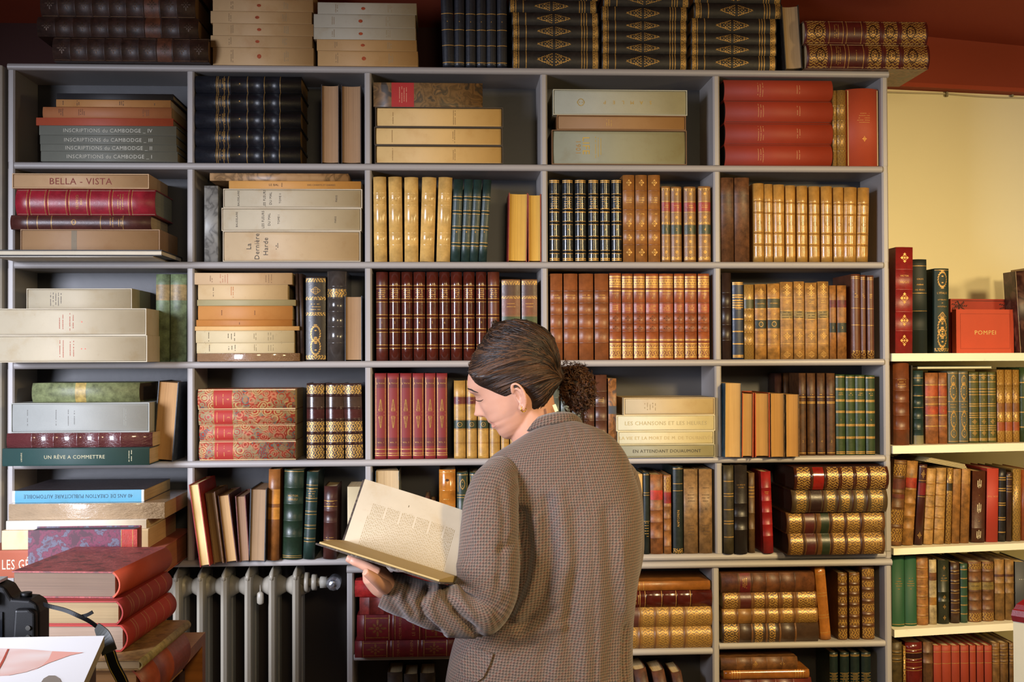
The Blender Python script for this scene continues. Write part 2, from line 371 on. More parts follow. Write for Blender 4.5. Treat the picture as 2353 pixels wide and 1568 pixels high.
def _cover(root,st,w,z0,z1,d,y0,rnd,name='cover',h=1):
    kind=st.get('m','leather'); base=mat(kind,st['c'],st.get('c2')); H=z1-z0
    th=.0022 if kind in('leather','gloss','worn','cloth','gilt') else .0009
    inset=0.0028 if th>.0015 else 0.0002
    r=st.get('r',.16 if kind in('leather','gloss','worn') else .03); bl=r*w
    if w<.012 and kind in('leather','gloss','worn'): bl=.28*w
    Z=lambda v: z0+v*H
    # stations along the spine: (v, raise, material of the segment that follows)
    segs=[]                       # (v0,v1,mat,raise)
    gm=GOLDM(); bands=st.get('b',[])
    if isinstance(bands,int): bands=[(i+1)/(bands+1) for i in range(bands)]
    bw=.0022/H; gl=.0007/H
    for v in bands: segs.append((v-bw,v+bw,mat(kind,st.get('bk',st['c']),st.get('c2')),st.get('br',.0011)))
    if st.get('bc'):
        for v in bands:
            for s in (-1,1): segs.append((v+s*bw*1.9-gl,v+s*bw*1.9+gl,gm,0))
    for v in st.get('l',[]):
        g2=gl*st.get('lw',1.0); segs.append((v-g2,v+g2,gm,0))
    for a,b_,hx in st.get('k',[]): segs.append((a,b_,mat('cloth' if kind in('marble','floral','spot') else kind if kind!='gilt' else 'leather',hx),0.0002))
    for a,b_ in st.get('g',[]): segs.append((a,b_,mat('gilt',st['c']),0))
    cuts=sorted(set([0.0,1.0]+[min(1,max(0,c)) for s in segs for c in (s[0],s[1])]))
    cuts=[c for i,c in enumerate(cuts) if i==0 or c-cuts[i-1]>1e-5]
    def info(v):
        best=None
        for s in segs:
            if s[0]-1e-6<=v<=s[1]+1e-6:
                if best is None or (s[1]-s[0])<(best[1]-best[0]): best=s
        return best
    n=10; us=[-1+2*i/n for i in range(n+1)]
    B=MB()
    stations=[]
    for i in range(len(cuts)-1):
        s=info((cuts[i]+cuts[i+1])/2); mt=s[2] if s else base; ra=s[3] if s else 0
        stations.append((cuts[i],cuts[i+1],mt,ra))
    cap=.0016/H if bl>.001 else 0
    for (a,b_,mt,ra) in stations:
        e=(b_-a)*.22 if ra>.0005 else 0
        rows=[(a,0),(a+e,ra),(b_-e,ra),(b_,0)] if e else [(a,ra if ra<.0005 else 0),(b_,ra if ra<.0005 else 0)]
        P=[[(u*w/2,y0+bl*abs(u)**2.2-rr*(1-.0*abs(u)),Z(v)) for u in us] for v,rr in rows]
        B.grid(P,mt,True,uvf=lambda i,j,rows=rows:(us[j]*w/2,Z(rows[i][0])))
    # end caps of the spine (thickness), boards
    for zz in (z0,z1):
        B.grid([[(u*w/2,y0+bl*abs(u)**2.2,zz) for u in us],[(u*(w/2-th),y0+bl*abs(u)**2.2+th,zz) for u in us]],base,False)
    B.grid([[(u*(w/2-th),y0+bl*abs(u)**2.2+th,zz) for u in us] for zz in (z0,z1)],base,True)
    bmat=mat(st['bm'][0],st['bm'][1],st['bm'][2] if len(st['bm'])>2 else None) if 'bm' in st else base
    for s in (-1,1):
        xa,xb=sorted((s*w/2,s*(w/2-th))); B.box((xa,y0+bl,z0),(xb,d,z1),bmat)
    cov=B.build(name,root,fix=True)
    q=MB(); yb=y0+bl+th if bl<.5*w else y0+bl
    q.box((-w/2+th+.0001,y0+bl*.6+th+.0006,z0+inset),(w/2-th-.0001,d-inset,z1-inset),mat('pages',st.get('p','c9b184')))
    q.build('page_block',root)
    # gilt or printed marks on the spine
    marks={}
    def mk(m):
        if m not in marks: marks[m]=MB()
        return marks[m]
    def put(M,polys,cx,cv,sx,sz,m,off=.00035,rot=0):
        for poly in polys:
            pts=[]
            for (x,y) in poly:
                X=cx+x*sx; X=max(-w/2*.97,min(w/2*.97,X)); pts.append((X,y0+bl*(abs(X)/(w/2))**2.2-off,Z(cv)+y*sz))
            M.face(pts,m)
    for o in st.get('o',[]):
        v,kd,fw,hh=o[:4]; gmm=mat('gold',o[4]) if len(o)>4 and o[4] else gm; dx=o[5] if len(o)>5 else 0
        put(mk('gilt_tooling'),orn2d(kd),dx*w/2,v,fw*w/2,hh/2 if hh<.5 else hh/2*H*0+hh/2,gmm)
    if st.get('micro'):
        for mi_ in st['micro']:
            v,nr,fw,hx=mi_[:4]; sp=mi_[4] if len(mi_)>4 else .0045
            mm=gm if hx=='g' else mat('ink',hx)
            M=mk('gilt_title' if hx=='g' else 'printed_title')
            for k in range(nr):
                zc=(k-(nr-1)/2)*sp; x=-fw*w/2*rnd.uniform(.7,1); xe=-x
                while x<xe-.001:
                    L=rnd.uniform(.0012,.004); x2=min(xe,x+L)
                    if rnd.random()<.85: put(M,[[(x,-.0008),(x2,-.0008),(x2,.0008),(x,.0008)]],0,v+zc/H,1,1,mm)
                    x=x2+.0007
    for T in st.get('T',[]):
        v,s,size,ori,hx=T[:5]; cxx=T[5]*w/2 if len(T)>5 else 0
        vs,fs,W=text2d(s,True); mm=gm if hx=='g' else mat('ink',hx); M=mk('gilt_title' if hx=='g' else 'printed_title')
        sxx=T[6] if len(T)>6 else 1.0
        pts=[]
        for (x,y) in vs:
            x*=size*sxx; y*=size
            if ori=='h': X,Zz=x,y
            elif ori=='v': X,Zz=-y,x
            elif ori=='u': X,Zz=-x,-y
            elif ori=='d': X,Zz=y,-x
            X+=cxx; X=max(-w/2*.97,min(w/2*.97,X))
            pts.append((X,y0+bl*(abs(X)/(w/2))**2.2-.0005,Z(v)+Zz))
        M.add(pts,fs,mm)
    for nm,M in marks.items():
        if M.f: M.build(nm,cov,fix=False)

# ---------------------------------------------------------------- setting
ZO=1.5
UX=[-1.119,-.667,-.213,.245,.701,1.153]
SZ=[ZO+z for z in (.747,.494,.239,-.018,-.273,-.527)]
BT=.0175; DEP=.165
paint=mat('paint','a09b98'); white=mat('paint','efe8cc')
red_wall=mat('wall','8e3619'); yellow=mat('wall','f4ecc4')
LX0=at(805,1400,-.012).x
def struct(mb,name): return tag(mb.build(name),kind='structure')
RO=Vector((1.166,.0,0)); RA=math.radians(9); RE=Vector((math.cos(RA),math.sin(RA),0)); RN=Vector((-math.sin(RA),math.cos(RA),0))
def atr(px,py,off):                       # point on a plane parallel to the right-hand shelves, off metres behind their front
    d=ray(px,py); o=RO+RN*off; return CAM+d*((o-CAM).dot(RN)/d.dot(RN))
WOFF=.30
zyel=atr(2200,213,WOFF).z; zcor=atr(2250,93,WOFF).z
def rp(s,off,z): p=RO+RE*s+RN*off; return Vector((p.x,p.y,z))
b=MB(); b.box((-3.2,-4.4,-.05),(3.2,.9,0),mat('wood','6b4a2c')); struct(b,'floor')
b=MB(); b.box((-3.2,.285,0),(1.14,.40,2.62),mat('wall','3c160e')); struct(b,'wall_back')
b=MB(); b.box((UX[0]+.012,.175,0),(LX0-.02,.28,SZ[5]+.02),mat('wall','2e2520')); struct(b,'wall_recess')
b=MB(); b.add([rp(-.06,WOFF,0),rp(1.9,WOFF,0),rp(1.9,WOFF+.1,0),rp(-.06,WOFF+.1,0),rp(-.06,WOFF,zyel),rp(1.9,WOFF,zyel),rp(1.9,WOFF+.1,zyel),rp(-.06,WOFF+.1,zyel)],
   [(0,3,2,1),(4,5,6,7),(0,1,5,4),(1,2,6,5),(2,3,7,6),(3,0,4,7)],yellow); struct(b,'wall_right')
b=MB()
def rbox(b,s0,s1,o0,o1,z0,z1,m):
    b.add([rp(s0,o0,z0),rp(s1,o0,z0),rp(s1,o1,z0),rp(s0,o1,z0),rp(s0,o0,z1),rp(s1,o0,z1),rp(s1,o1,z1),rp(s0,o1,z1)],
      [(0,3,2,1),(4,5,6,7),(0,1,5,4),(1,2,6,5),(2,3,7,6),(3,0,4,7)],m)
rbox(b,-.02,1.9,WOFF-.035,WOFF+.1,zyel,zcor+.03,red_wall); struct(b,'wall_frieze')
b=MB(); rbox(b,-.02,1.9,WOFF-.045,WOFF-.036,zyel,zyel+.012,mat('wall','a04020')); struct(b,'trim_1')
# sloped ceiling
b=MB(); c0=rp(0,WOFF-.03,zcor); sl=.22
def cz(y): return zcor+(c0.y-y)*sl
b.add([(-3.2,.9,cz(.9)),(3.2,.9,cz(.9)),(3.2,-4.4,cz(-2.2)),(-3.2,-4.4,cz(-2.2)),(3.2,-2.2,cz(-2.2)),(-3.2,-2.2,cz(-2.2))],[(0,1,4,5),(5,4,2,3)],red_wall)
tag(b.build('ceiling',fix=False),kind='structure')
b=MB(); b.box((-3.3,-4.4,0),(-3.2,-3.3,2.8),mat('wall','a89c80')); b.box((-3.3,-3.3,0),(-3.2,-.9,.35),mat('wall','a89c80')); b.box((-3.3,-3.3,2.3),(-3.2,-.9,2.8),mat('wall','a89c80')); b.box((-3.3,-.9,0),(-3.2,.3,2.8),mat('wall','5a2416'))
struct(b,'wall_left')
# cable along the top of the yellow wall with its clips
t=empty('wall_cable',rp(.5,WOFF-.01,zyel-.008),label='thin white cable clipped along the top of the yellow wall',cat='cable')
b=MB(); pts=[rp(.0+.06*k,WOFF-.006,zyel-.006-.004*abs(math.sin(k*.55))) for k in range(24)]; b.tube(pts,.0022,mat('plain','c9c0a0'),6); o=b.build('cable'); o.parent=t; o.matrix_parent_inverse=Matrix.Translation(-t.location)
for px in (2175,2325):
    p=atr(px,218,WOFF-.006); b=MB(); b.box((p.x-.003,p.y-.006,p.z-.006),(p.x+.003,p.y+.003,p.z+.008),mat('plain','8d8568')); o=b.build('cable_clip'); o.parent=t; o.matrix_parent_inverse=Matrix.Translation(-t.location)

def board_prof(z,y0,y1,t):                # rounded nosing towards the room
    P=[(y1,z-t/2),(y1,z+t/2)]
    r=t/2; P=[(y1,z+r)]+[(y0+r-r*math.sin(a),z+r*math.cos(a)) for a in [math.pi*k/8 for k in range(9)]]+[(y1,z-r)]
    return P
def up_prof(x,y0,y1,t):
    r=.004; return [(x-t/2,y1),(x-t/2,y0+r),(x-t/2+r,y0),(x+t/2-r,y0),(x+t/2,y0+r),(x+t/2,y1)]
# upper bookcase
bc=empty('bookcase',(0,0,0),label='tall grey painted wooden bookcase with five columns of compartments',cat='bookcase'); bc.location=(UX[0],0,0)
def part(mb,name,par):
    o=mb.build(name); o.parent=par; o.matrix_parent_inverse=Matrix.Translation(-Vector(par.location)); return o
for k,z in enumerate(SZ):
    b=MB(); x0,x1=(UX[0]-.009,UX[5]+.011) if k==0 else (UX[0]+.009,UX[5]-.0085)
    b.prism(board_prof(z,-.004,DEP,BT),'x',x0,x1,paint); part(b,'top_board' if k==0 else 'shelf',bc)
for i,x in enumerate(UX):
    b=MB(); zb=SZ[5]-BT/2 
    for k in range(5):
        b.prism(up_prof(x,0.0,DEP,BT),'z',SZ[k+1]+BT/2,SZ[k]-BT/2,paint)
    if i in (0,5): b.prism(up_prof(x,0.0,DEP,BT),'z',SZ[5]-BT/2,SZ[5]+BT/2+.001,paint); [b.prism(up_prof(x,0.001,DEP,BT-.0004),'z',SZ[k]-BT/2-.001,SZ[k]+BT/2+.001,paint) for k in (1,2,3,4)]
    if i==0: b.box((x-BT/2,0.0,0.02),(x+BT/2,DEP,SZ[5]-BT/2),paint)
    part(b,'side_panel' if i in (0,5) else 'divider',bc)
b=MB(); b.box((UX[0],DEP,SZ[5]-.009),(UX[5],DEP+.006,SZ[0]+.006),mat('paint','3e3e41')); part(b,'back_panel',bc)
# neighbour bookcase on the left edge
nb=empty('bookcase',(UX[0]-.03,-.01,0),label='edge of another painted bookcase at the far left',cat='bookcase')
b=MB(); x=UX[0]-.032; b.prism(up_prof(x,-.012,.12,.026),'z',.02,SZ[0]-.0,mat('paint','b7b2a6')); part(b,'side_panel',nb)
b=MB(); b.box((x-.5,-.0,SZ[0]-.02),(x-.0135,.12,SZ[0]),mat('paint','b7b2a6')); part(b,'top_board',nb)
# lower bookcase
LY=-.012
LTz=at(1645,1296,LY).z; LX=[at(805,1400,LY).x,at(1645,1400,LY).x,at(2042,1380,LY).x]
L7r=at(1850,1484,LY).z; L7l=at(1545,1500,LY).z; L8=L7r-.235
LTz=SZ[5]-BT/2-.0095
lb=empty('bookcase',(LX[0],LY,0),label='lower grey bookcase standing under the tall one beside the radiator',cat='bookcase')
b=MB(); b.prism(board_prof(LTz,LY-.006,DEP-.02,BT),'x',LX[0]-.009,LX[2]+.009,paint); part(b,'top_board',lb)
for i,x in enumerate(LX):
    b=MB(); b.prism(up_prof(x,LY,DEP-.02,BT),'z',.0,LTz-BT/2,paint); part(b,'divider' if i==1 else 'side_panel',lb)
for (xa,xb,zz) in ((LX[0],LX[1],L7l),(LX[1],LX[2],L7r),(LX[0],LX[1],L8),(LX[1],LX[2],L8)):
    b=MB(); b.prism(board_prof(zz,LY-.0,DEP-.02,BT),'x',xa+.0088,xb-.0088,paint); part(b,'shelf',lb)
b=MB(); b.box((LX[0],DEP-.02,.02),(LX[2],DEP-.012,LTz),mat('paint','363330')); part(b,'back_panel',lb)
def rshelf(b,z0,z1):
    k=math.tan(RA); W_=WOFF-.001
    vs=[rp(.001,0,z) for z in (z0,)]
    q=[(0.001,0),(1.0,0),(1.0,W_),(k*W_+.001,W_)]
    vs=[rp(s,o,z) for z in (z0,z1) for s,o in q]
    b.add(vs,[(0,3,2,1),(4,5,6,7),(0,1,5,4),(1,2,6,5),(2,3,7,6),(3,0,4,7)],white)
# white shelves on the yellow wall
RZ=[]
for n_,(px,ya,yb) in enumerate(((2200,812,830),(2200,1022,1040),(2200,1255,1270),(2200,1440,1457))):
    za=atr(px,ya,0).z; zb=atr(px,yb,0).z; RZ.append(za)
    nm=['top','second','third','bottom'][n_]
    t=empty('wall_shelf',rp(.1,.1,zb),label=['white painted wall shelf carrying the red book lettered POMPEI, highest of four','white wall shelf just below the one with the POMPEI book','white wall shelf under the leaning tan volumes and red book','white wall shelf under the two bright green books, lowest in view'][n_],cat='shelf',group='white wall shelves')
    b=MB(); rshelf(b,zb,za); part(b,'board',t)
RZ.append(atr(2200,1640,0).z)
t=empty('wall_shelf',rp(.1,.1,RZ[4]-.02),label='white wall shelf carrying the row of orange red volumes at lower right',cat='shelf',group='white wall shelves')
b=MB(); rshelf(b,RZ[4]-.02,RZ[4]); part(b,'board',t)

# ---------------------------------------------------------------- book placement
ORD=['first','second','third','fourth','fifth','sixth','seventh','eighth','ninth','tenth','eleventh','twelfth']
NUM=['zero','one','two','three','four','five','six','seven','eight','nine','ten','eleven','twelve']
ROWN={0:'on top of bookcase',1:'top row',2:'second row',3:'third row',4:'fourth row',5:'fifth row',6:'lower bookcase',7:'lower bookcase bottom row'}
COLN=['first column','second column','third column','fourth column','fifth column']
RN_=['wall shelf with POMPEI','second white wall shelf','third white wall shelf','fourth white wall shelf','bottom right wall shelf']
def base_z(r,c):
    if isinstance(r,str): return RZ[int(r[1])]
    if r<=5: return SZ[r]+BT/2
    if r==6: return (L7r if c==4 else L7l)+BT/2
    return L8+BT/2
def locphrase(r,c):
    if isinstance(r,str): return RN_[int(r[1])]
    if r==0: return ROWN[0]
    if r>=6: return ROWN[r]
    return ROWN[r]+' '+COLN[c]
def clampx(r,c,x0,x1,k=0.0096):
    if isinstance(r,str) or r==0: return x0,x1
    lo,hi=(UX[c]+k,UX[c+1]-k) if r<=5 else ((LX[0]+k,LX[1]-k) if c<4 else (LX[1]+k,LX[2]-k))
    return max(x0,lo),min(x1,hi)
def PX(r,px,py,Y): return atr(px,py,Y) if isinstance(r,str) else at(px,py,Y)
def series_style(st,i,n):
    s=dict(st)
    if 'T' in s: s['T']=[tuple((x.replace('#',str(s.get('n0',1)+i)) if isinstance(x,str) else x) for x in T) for T in s['T']]
    if 'T2' in s: s['T']=s.get('T',[])+[s['T2'][i]]
    return s
def U(r,c,items,st,desc,name='book',Y=0.003,d=None,plural=None,cat='book'):
    """upright books: items (x0,x1,ytop[,lean px])"""
    bz=base_z(r,c); n=len(items)
    for i,it in enumerate(items):
        x0,x1,yt=it[:3]; lean=it[3] if len(it)>3 else 0
        ymid=(yt+PXY(r,(x0+x1)/2,bz,Y))/2
        a=PX(r,x0,ymid,Y); b_=PX(r,x1,ymid,Y); top=PX(r,(x0+x1)/2,yt,Y)
        w=(b_-a).x-.0006; zt=top.z; H=zt-bz-.0003; base_px=PXY(r,(x0+x1)/2,bz,Y)
        ang=math.atan2(lean,max(20,base_px-yt)); 
        H=(H-abs(math.sin(ang))*w/2)/math.cos(ang); w=w*math.cos(ang)
        mid=(a+b_)/2
        if not isinstance(r,str) and r>0:
            ext=w/2*math.cos(ang)+abs(math.tan(ang)*H/2); lo,hi=clampx(r,c,-9,9,.0092); mid.x=min(max(mid.x,lo+ext),hi-ext)
        xb=mid-Vector((1,0,0))*(math.tan(ang)*H/2)
        loc=Vector((xb.x,xb.y,bz+.0002+abs(math.sin(ang))*w/2))
        s=series_style(st,i,n)
        dd=d or min((DEP-.004-Y if r in (0,1,2,3,4,5) else DEP-.025-Y) if not isinstance(r,str) else .22,H*.68)
        lp=locphrase(r,c)
        if n==1: lab=f"{desc}, {lp}"; grp=None
        else: lab=f"{ORD[i]} from left of {NUM[n]} {desc}, {lp}"; grp=f"{desc}, {lp}"
        R_=Matrix.Rotation(ang,4,'Y')
        book(name,lab,grp,w,H,dd,s,loc,R_.to_euler(),cat)
def PXY(r,px,z,Y):
    lo,hi=-400,2400
    for _ in range(30):
        m=(lo+hi)/2
        if PX(r,px,m,Y).z>z: lo=m
        else: hi=m
    return (lo+hi)/2
def Hs(r,c,base_y,groups,Y=0.003,bz=None):
    """a stack, bottom first. groups: (items,[style],desc,name,extra) items (x0,x1,ytop[,yaw deg, Y])"""
    z=base_z(r,c) if bz is None else bz
    if base_y is not None: z=at(1000,base_y,Y).z
    total=sum(len(g[0]) for g in groups)
    z+=.0002
    for g in groups:
        items,st,desc,name=g[:4]; n=len(items); ex=g[4] if len(g)>4 else {}
        for i,it in enumerate(items):
            x0,x1,yt=it[:3]; yw=math.radians(it[3]) if len(it)>3 else 0; Yb=it[4] if len(it)>4 else ex.get('Y',Y)
            zt=PX(r,(x0+x1)/2,yt,Yb).z; w=max(.004,zt-z-.0004)
            pm_=PXY(r,(x0+x1)/2,(z+zt)/2,Yb)
            a=PX(r,x0,pm_,Yb); b_=PX(r,x1,pm_,Yb)
            a.x,b_.x=clampx(r,c,a.x,b_.x); L=(b_-a).length
            s=series_style(st,i,n); lp=locphrase(r,c)
            if n==1: lab=f"{desc}, {lp}"; grp=None
            else: 
                k=n-1-i; o='topmost' if k==0 else ('lowest' if k==n-1 else ORD[k]+' down')
                lab=f"{o} of {NUM[n]} {desc}, {lp}"; grp=f"{desc}, {lp}"
            dd=ex.get('d',min((DEP-.004 if r in (0,1,2,3,4,5) or isinstance(r,str) else DEP-.025)-Yb,L*.75))
            if r in (6,7): dd=min(dd,DEP-.025-Yb)
            ez=RA if isinstance(r,str) else 0
            R_=Matrix.Rotation(ez+yw,4,'Z')@Matrix.Rotation(math.pi/2,4,'Y')
            book(name,lab,grp,w,L,dd,s,Vector((a.x,a.y,z+w/2)),R_.to_euler(),ex.get('cat','book'))
            z+=w+.0004
def S(c,m='leather',**k): d=dict(c=c,m=m); d.update(k); return d

# ================= row 0, on top of the bookcase
folio=S('35221a','worn',b=[.11,.22,.33,.44,.55,.66,.77,.88],o=[(.06+.11*k,'fleur',.5,.026,'4a3422') for k in range(9)],k=[(.67,.765,'56301c')],r=.2,p='8a6a45')
Hs(0,0,None,[([(120,478,84,0),(84,455,38,0),(92,448,-20,0),(88,452,-75)],folio,'dark worn leather folios stacked','folio_book')],Y=-.035)
PB=dict(m='paper',micro=[(.2,3,.8,'8a7a60'),(.75,3,.8,'9a8a6c')],l=[])
cream=lambda hx,dot='b0502c',dv=.46: S(hx,'paper',r=.03,o=[(dv,'dot',.16*1.6,.011,dot)],micro=[(.19,2,.75,'8c7454'),(.73,3,.7,'94805f')],p='c0a478')
Hs(0,1,None,[([(489,720,109),(484,717,82),(489,720,54),(484,716,26),(489,719,-1),(486,719,-30)],cream('b8976b'),'buff paperbacks with orange dot stacked','paperback_book')],Y=.0)
Hs(0,1,None,[([(730,960,117),(728,957,91)],cream('b08a58'),'tan paperbacks under cream ones','paperback_book'),([(721,955,64),(721,954,33),(730,957,6)],cream('a89f8a'),'pale paperbacks with orange dot, right stack','paperback_book')],Y=.0)
blue_t=S('10151f','leather',b=[],l=[.055,.245,.42,.6,.78,.9],lw=1.3,o=[(.51,'star',.12,.004)],r=.2)
U(0,2,[(1014,1042,-52,-6),(1044,1067,-52),(1070,1093,-50),(1095,1117,-50),(1118,1140,-50),(1142,1165,-50)],blue_t,'dark blue gilt lined volumes')
blk_o=S('1d1915','worn',l=[.02,.035,.05,.075,.16,.8,.83,.86,.93,.95,.965,.98],lw=1.6,o=[(.48,'loz',.85,.088)],r=.14,g=[(.025,.06),(.935,.975)])
Hs(0,2,None,[([(1177,1377,116),(1177,1377,86),(1177,1377,57),(1176,1376,28),(1170,1372,0),(1174,1376,-28)],blk_o,'black volumes with gilt lozenge, left stack','book')],Y=.0)
Hs(0,3,None,[([(1383,1579,123),(1383,1579,97),(1383,1579,71),(1383,1579,46),(1382,1580,14),(1386,1584,-16)],blk_o,'black volumes with gilt lozenge, middle stack','book')],Y=.0)
Hs(0,3,None,[([(1588,1784,127),(1588,1785,101),(1588,1785,75),(1588,1785,41),(1596,1797,6),(1594,1795,-26)],blk_o,'black volumes with gilt lozenge, right stack','book')],Y=.0)
U(0,4,[(1800,1840,12,-9)],S('1c1a1a','worn',mode='fore',p='a48c68'),'black book leaning with pale page edges outward',Y=-.01,d=.15)
gr=S('4a1612','leather',b=[.185,.325,.475,.62,.765],bk='4a1612',g=[(.02,.165),(.50,.605),(.645,.75),(.79,.98)],o=[(.11,'wreath',.75,.028,'2c100c'),(.55,'wreath',.75,.026,'2c100c'),(.69,'wreath',.75,.026,'2c100c'),(.86,'wreath',.75,.028,'2c100c')],micro=[(.255,3,.8,'g',.005),(.4,1,.5,'g')],l=[.2,.31,.34,.46],r=.2,bm=('marble','8a6248','6a5a4a'))
Hs(0,4,None,[([(1855,2137,99,0),(1850,2133,46)],gr,'lavishly gilt red leather folios at right end','folio_book',dict(d=.21))],Y=-.035)
# ================= row 1
ins=lambda n: S('66675c','cloth',r=.02,T=[(.5,'INSCRIPTIONS du CAMBODGE _ '+n,.0135,'v','b9b6a6')],p='8c7a50')
Hs(1,0,None,[([(94,408,348)],ins('I'),'grey book lettered INSCRIPTIONS du CAMBODGE I','book'),([(93,406,332)],ins('II'),'grey book lettered INSCRIPTIONS du CAMBODGE II','book'),([(92,405,311)],ins('III'),'grey book lettered INSCRIPTIONS du CAMBODGE III','book'),([(90,405,289)],ins('IV'),'grey book lettered INSCRIPTIONS du CAMBODGE IV','book'),
 ([(83,398,271)],S('a04426','cloth',r=.03,p='8c7a50'),'thin plain orange red book','book'),([(98,394,246)],S('a5683f','paper',r=.12,micro=[(.14,3,.7,'5a3420'),(.3,4,.7,'6a4028'),(.8,4,.7,'6a4028')],p='a8864e'),'worn pinkish brown paperback','paperback_book'),
 ([(129,392,229)],S('b07c46','paper',r=.05,micro=[(.06,1,.7,'40281a'),(.19,2,.7,'40281a'),(.57,3,.8,'40281a'),(.86,1,.7,'40281a')]),'thin tan paperback','paperback_book'),([(131,398,215)],S('171517','cloth',r=.05,p='9a8250'),'thin black book topmost of stack','book')],Y=-.01)
blk=S('13141a','leather',b=[.19,.33,.5,.65,.8],bk='13141a',l=[.2,.215,.27,.31,.49,.65,.8],micro=[(.235,5,.7,'g',.006)],o=[(.42,'dot',.08,.003)],r=.25,p='8a6a3c')
Hs(1,1,None,[([(448,690,335),(448,690,293),(448,691,253),(448,691,212),(448,692,173)],blk,'black ribbed leather volumes stacked','book')],Y=.0)
U(1,1,[(738,779,194),(784,830,195)],S('2a2020','leather',mode='fore',p='9a7a58'),'books showing brown page edges',Y=.0)
slc=dict(mode='slip',cm=None)
crm3=S('d2ac6c','paper',mode='slip',cc='4a3a24',r=.02,ins=.004,micro=[(.13,1,.85,'8a6a3a'),(.62,2,.85,'8a6a3a')])
crm3['cm']=mat('paper','3f3220')
Hs(1,2,None,[([(861,1156,334),(860,1155,292),(862,1156,246)],crm3,'buff paper volumes in black card slipcases','slipcased_book'),
 ([(858,1109,190)],S('7a5a34','marble',c2='3c3226',r=.02,k=[(.165,.37,'a8201c')],micro=[(.27,4,.7,'d09070',.006)]),'marbled brown box with square red label','book_box',dict(cat='box'))],Y=.0)
Hs(1,3,None,[([(1268,1578,299)],dict(S('8c8a70','paper',mode='slip',r=.02,ins=.003,T=[(.25,'LIFE',.026,'h','b99a42',-.1),(.19,'1901',.018,'h','a07a3c')],micro=[(.34,3,.7,'b99a42',.007)]),cm=mat('paper','6a4c30')),'thick grey green volume with brown card case','slipcased_book'),
 ([(1280,1576,265)],dict(S('9a744a','paper',mode='slip',r=.02,micro=[(.4,3,.7,'c09a50',.006)]),cm=mat('paper','7a5430')),'slim brown slipcased volume','slipcased_book'),
 ([(1271,1579,206)],dict(S('a6a48e','cloth',mode='slip',r=.02,ins=.001,T=[(.38,'P',.013,'d','b9963c'),(.45,'E',.013,'d','b9963c'),(.52,'L',.013,'d','b9963c'),(.59,'M',.013,'d','b9963c'),(.66,'A',.013,'d','b9963c'),(.73,'S',.013,'d','b9963c')],o=[(.2,'wreath',.4,.02,'a8924c')]),cm=mat('cloth','b0ae98')),'light grey slipcased volume with gold letters','slipcased_book')],Y=.0)
redv=S('98331a','cloth',r=.24,micro=[(.33,3,.7,'c08858',.0065),(.68,2,.5,'c08858',.0065)],p='2a2020')
Hs(1,4,None,[([(1667,1913,331),(1667,1914,281),(1667,1914,229),(1665,1914,182)],redv,'smooth brick red volumes stacked','book')],Y=-.0)
gt=S('8f6a36','gilt',b=4,bk='7a5a30',r=.2)
U(1,4,[(1914,1923,208),(1924,1945,207)],gt,'thin gilt spines beside red stack')
U(1,4,[(1949,2024,203)],S('ac4424','cloth',r=.2,micro=[(.62,5,.45,'c08040',.006)],o=[(.35,'fleur',.15,.016,'c0903c')]),'broad plain orange red volume')
# ================= row 2
Hs(2,0,None,[([(-60,352,596,0,-.12)],S('c8c2b4','paper',r=.0,p='d8cfb8'),'thin white folder overhanging the shelf','folder',dict(d=.2,cat='folder')),
 ([(-70,372,574,0,-.12)],S('1c1c20','cloth',mode='fore',p='cfc6b0'),'wide black album with white page edges','album',dict(d=.22)),
 ([(47,367,527,0,-.03)],dict(S('9a7650','paper',mode='slip',r=.02,ins=.001,k=[(.36,.4,'7a6a50')],l=[]),cm=mat('paper','94704a')),'brown slipcased volume with faint label','slipcased_book'),
 ([(22,346,494,0,-.03)],S('4a2620','leather',l=[.12,.19,.29,.64,.8],micro=[(.72,2,.7,'g',.006),(.78,2,.7,'g',.006)],o=[(.45,'wreath',.5,.012)],r=.2),'dark brown half leather book','book'),
 ([(35,356,434,0,-.03)],S('8a1e2a','leather',b=[.09,.22,.37,.52,.68,.82],bk='8a1e2a',bc=1,br=.0016,T=[(.44,'CONTES',.009,'h','g'),(.47,'1900',.008,'h','g')],micro=[(.75,3,.7,'g',.006)],r=.2,p='8c8a70'),'crimson ribbed leather volume with gilt bands','book'),
 ([(28,342,399,0,-.035)],dict(S('b8936a','paper',mode='slip',r=.02,ins=.0015,T=[(.5,'BELLA - VISTA',.0235,'v','7a2c1c')]),cm=mat('paper','c09a6c')),'cream slipcased book lettered BELLA VISTA','slipcased_book')],Y=-.03)
U(2,1,[(469,501,427)],S('7e7c76','marble',c2='8a8880',r=.05),'narrow grey mottled slipcase')
sl2=lambda **k: dict(S('b6a88c','paper',mode='slip',r=.02,ins=.001,**k),cm=mat('paper','b8aa90'))
fm=lambda a,bb: dict(T=[(.1,'BAUDELAIRE',.0065,'u','3a342c'),(.29,'LES FLEURS',.0085,'u','3a342c'),(.335,'DU MAL',.0085,'u','3a342c'),(.405,a,.007,'u','3a342c'),(.82,bb,.0065,'u','3a342c')])
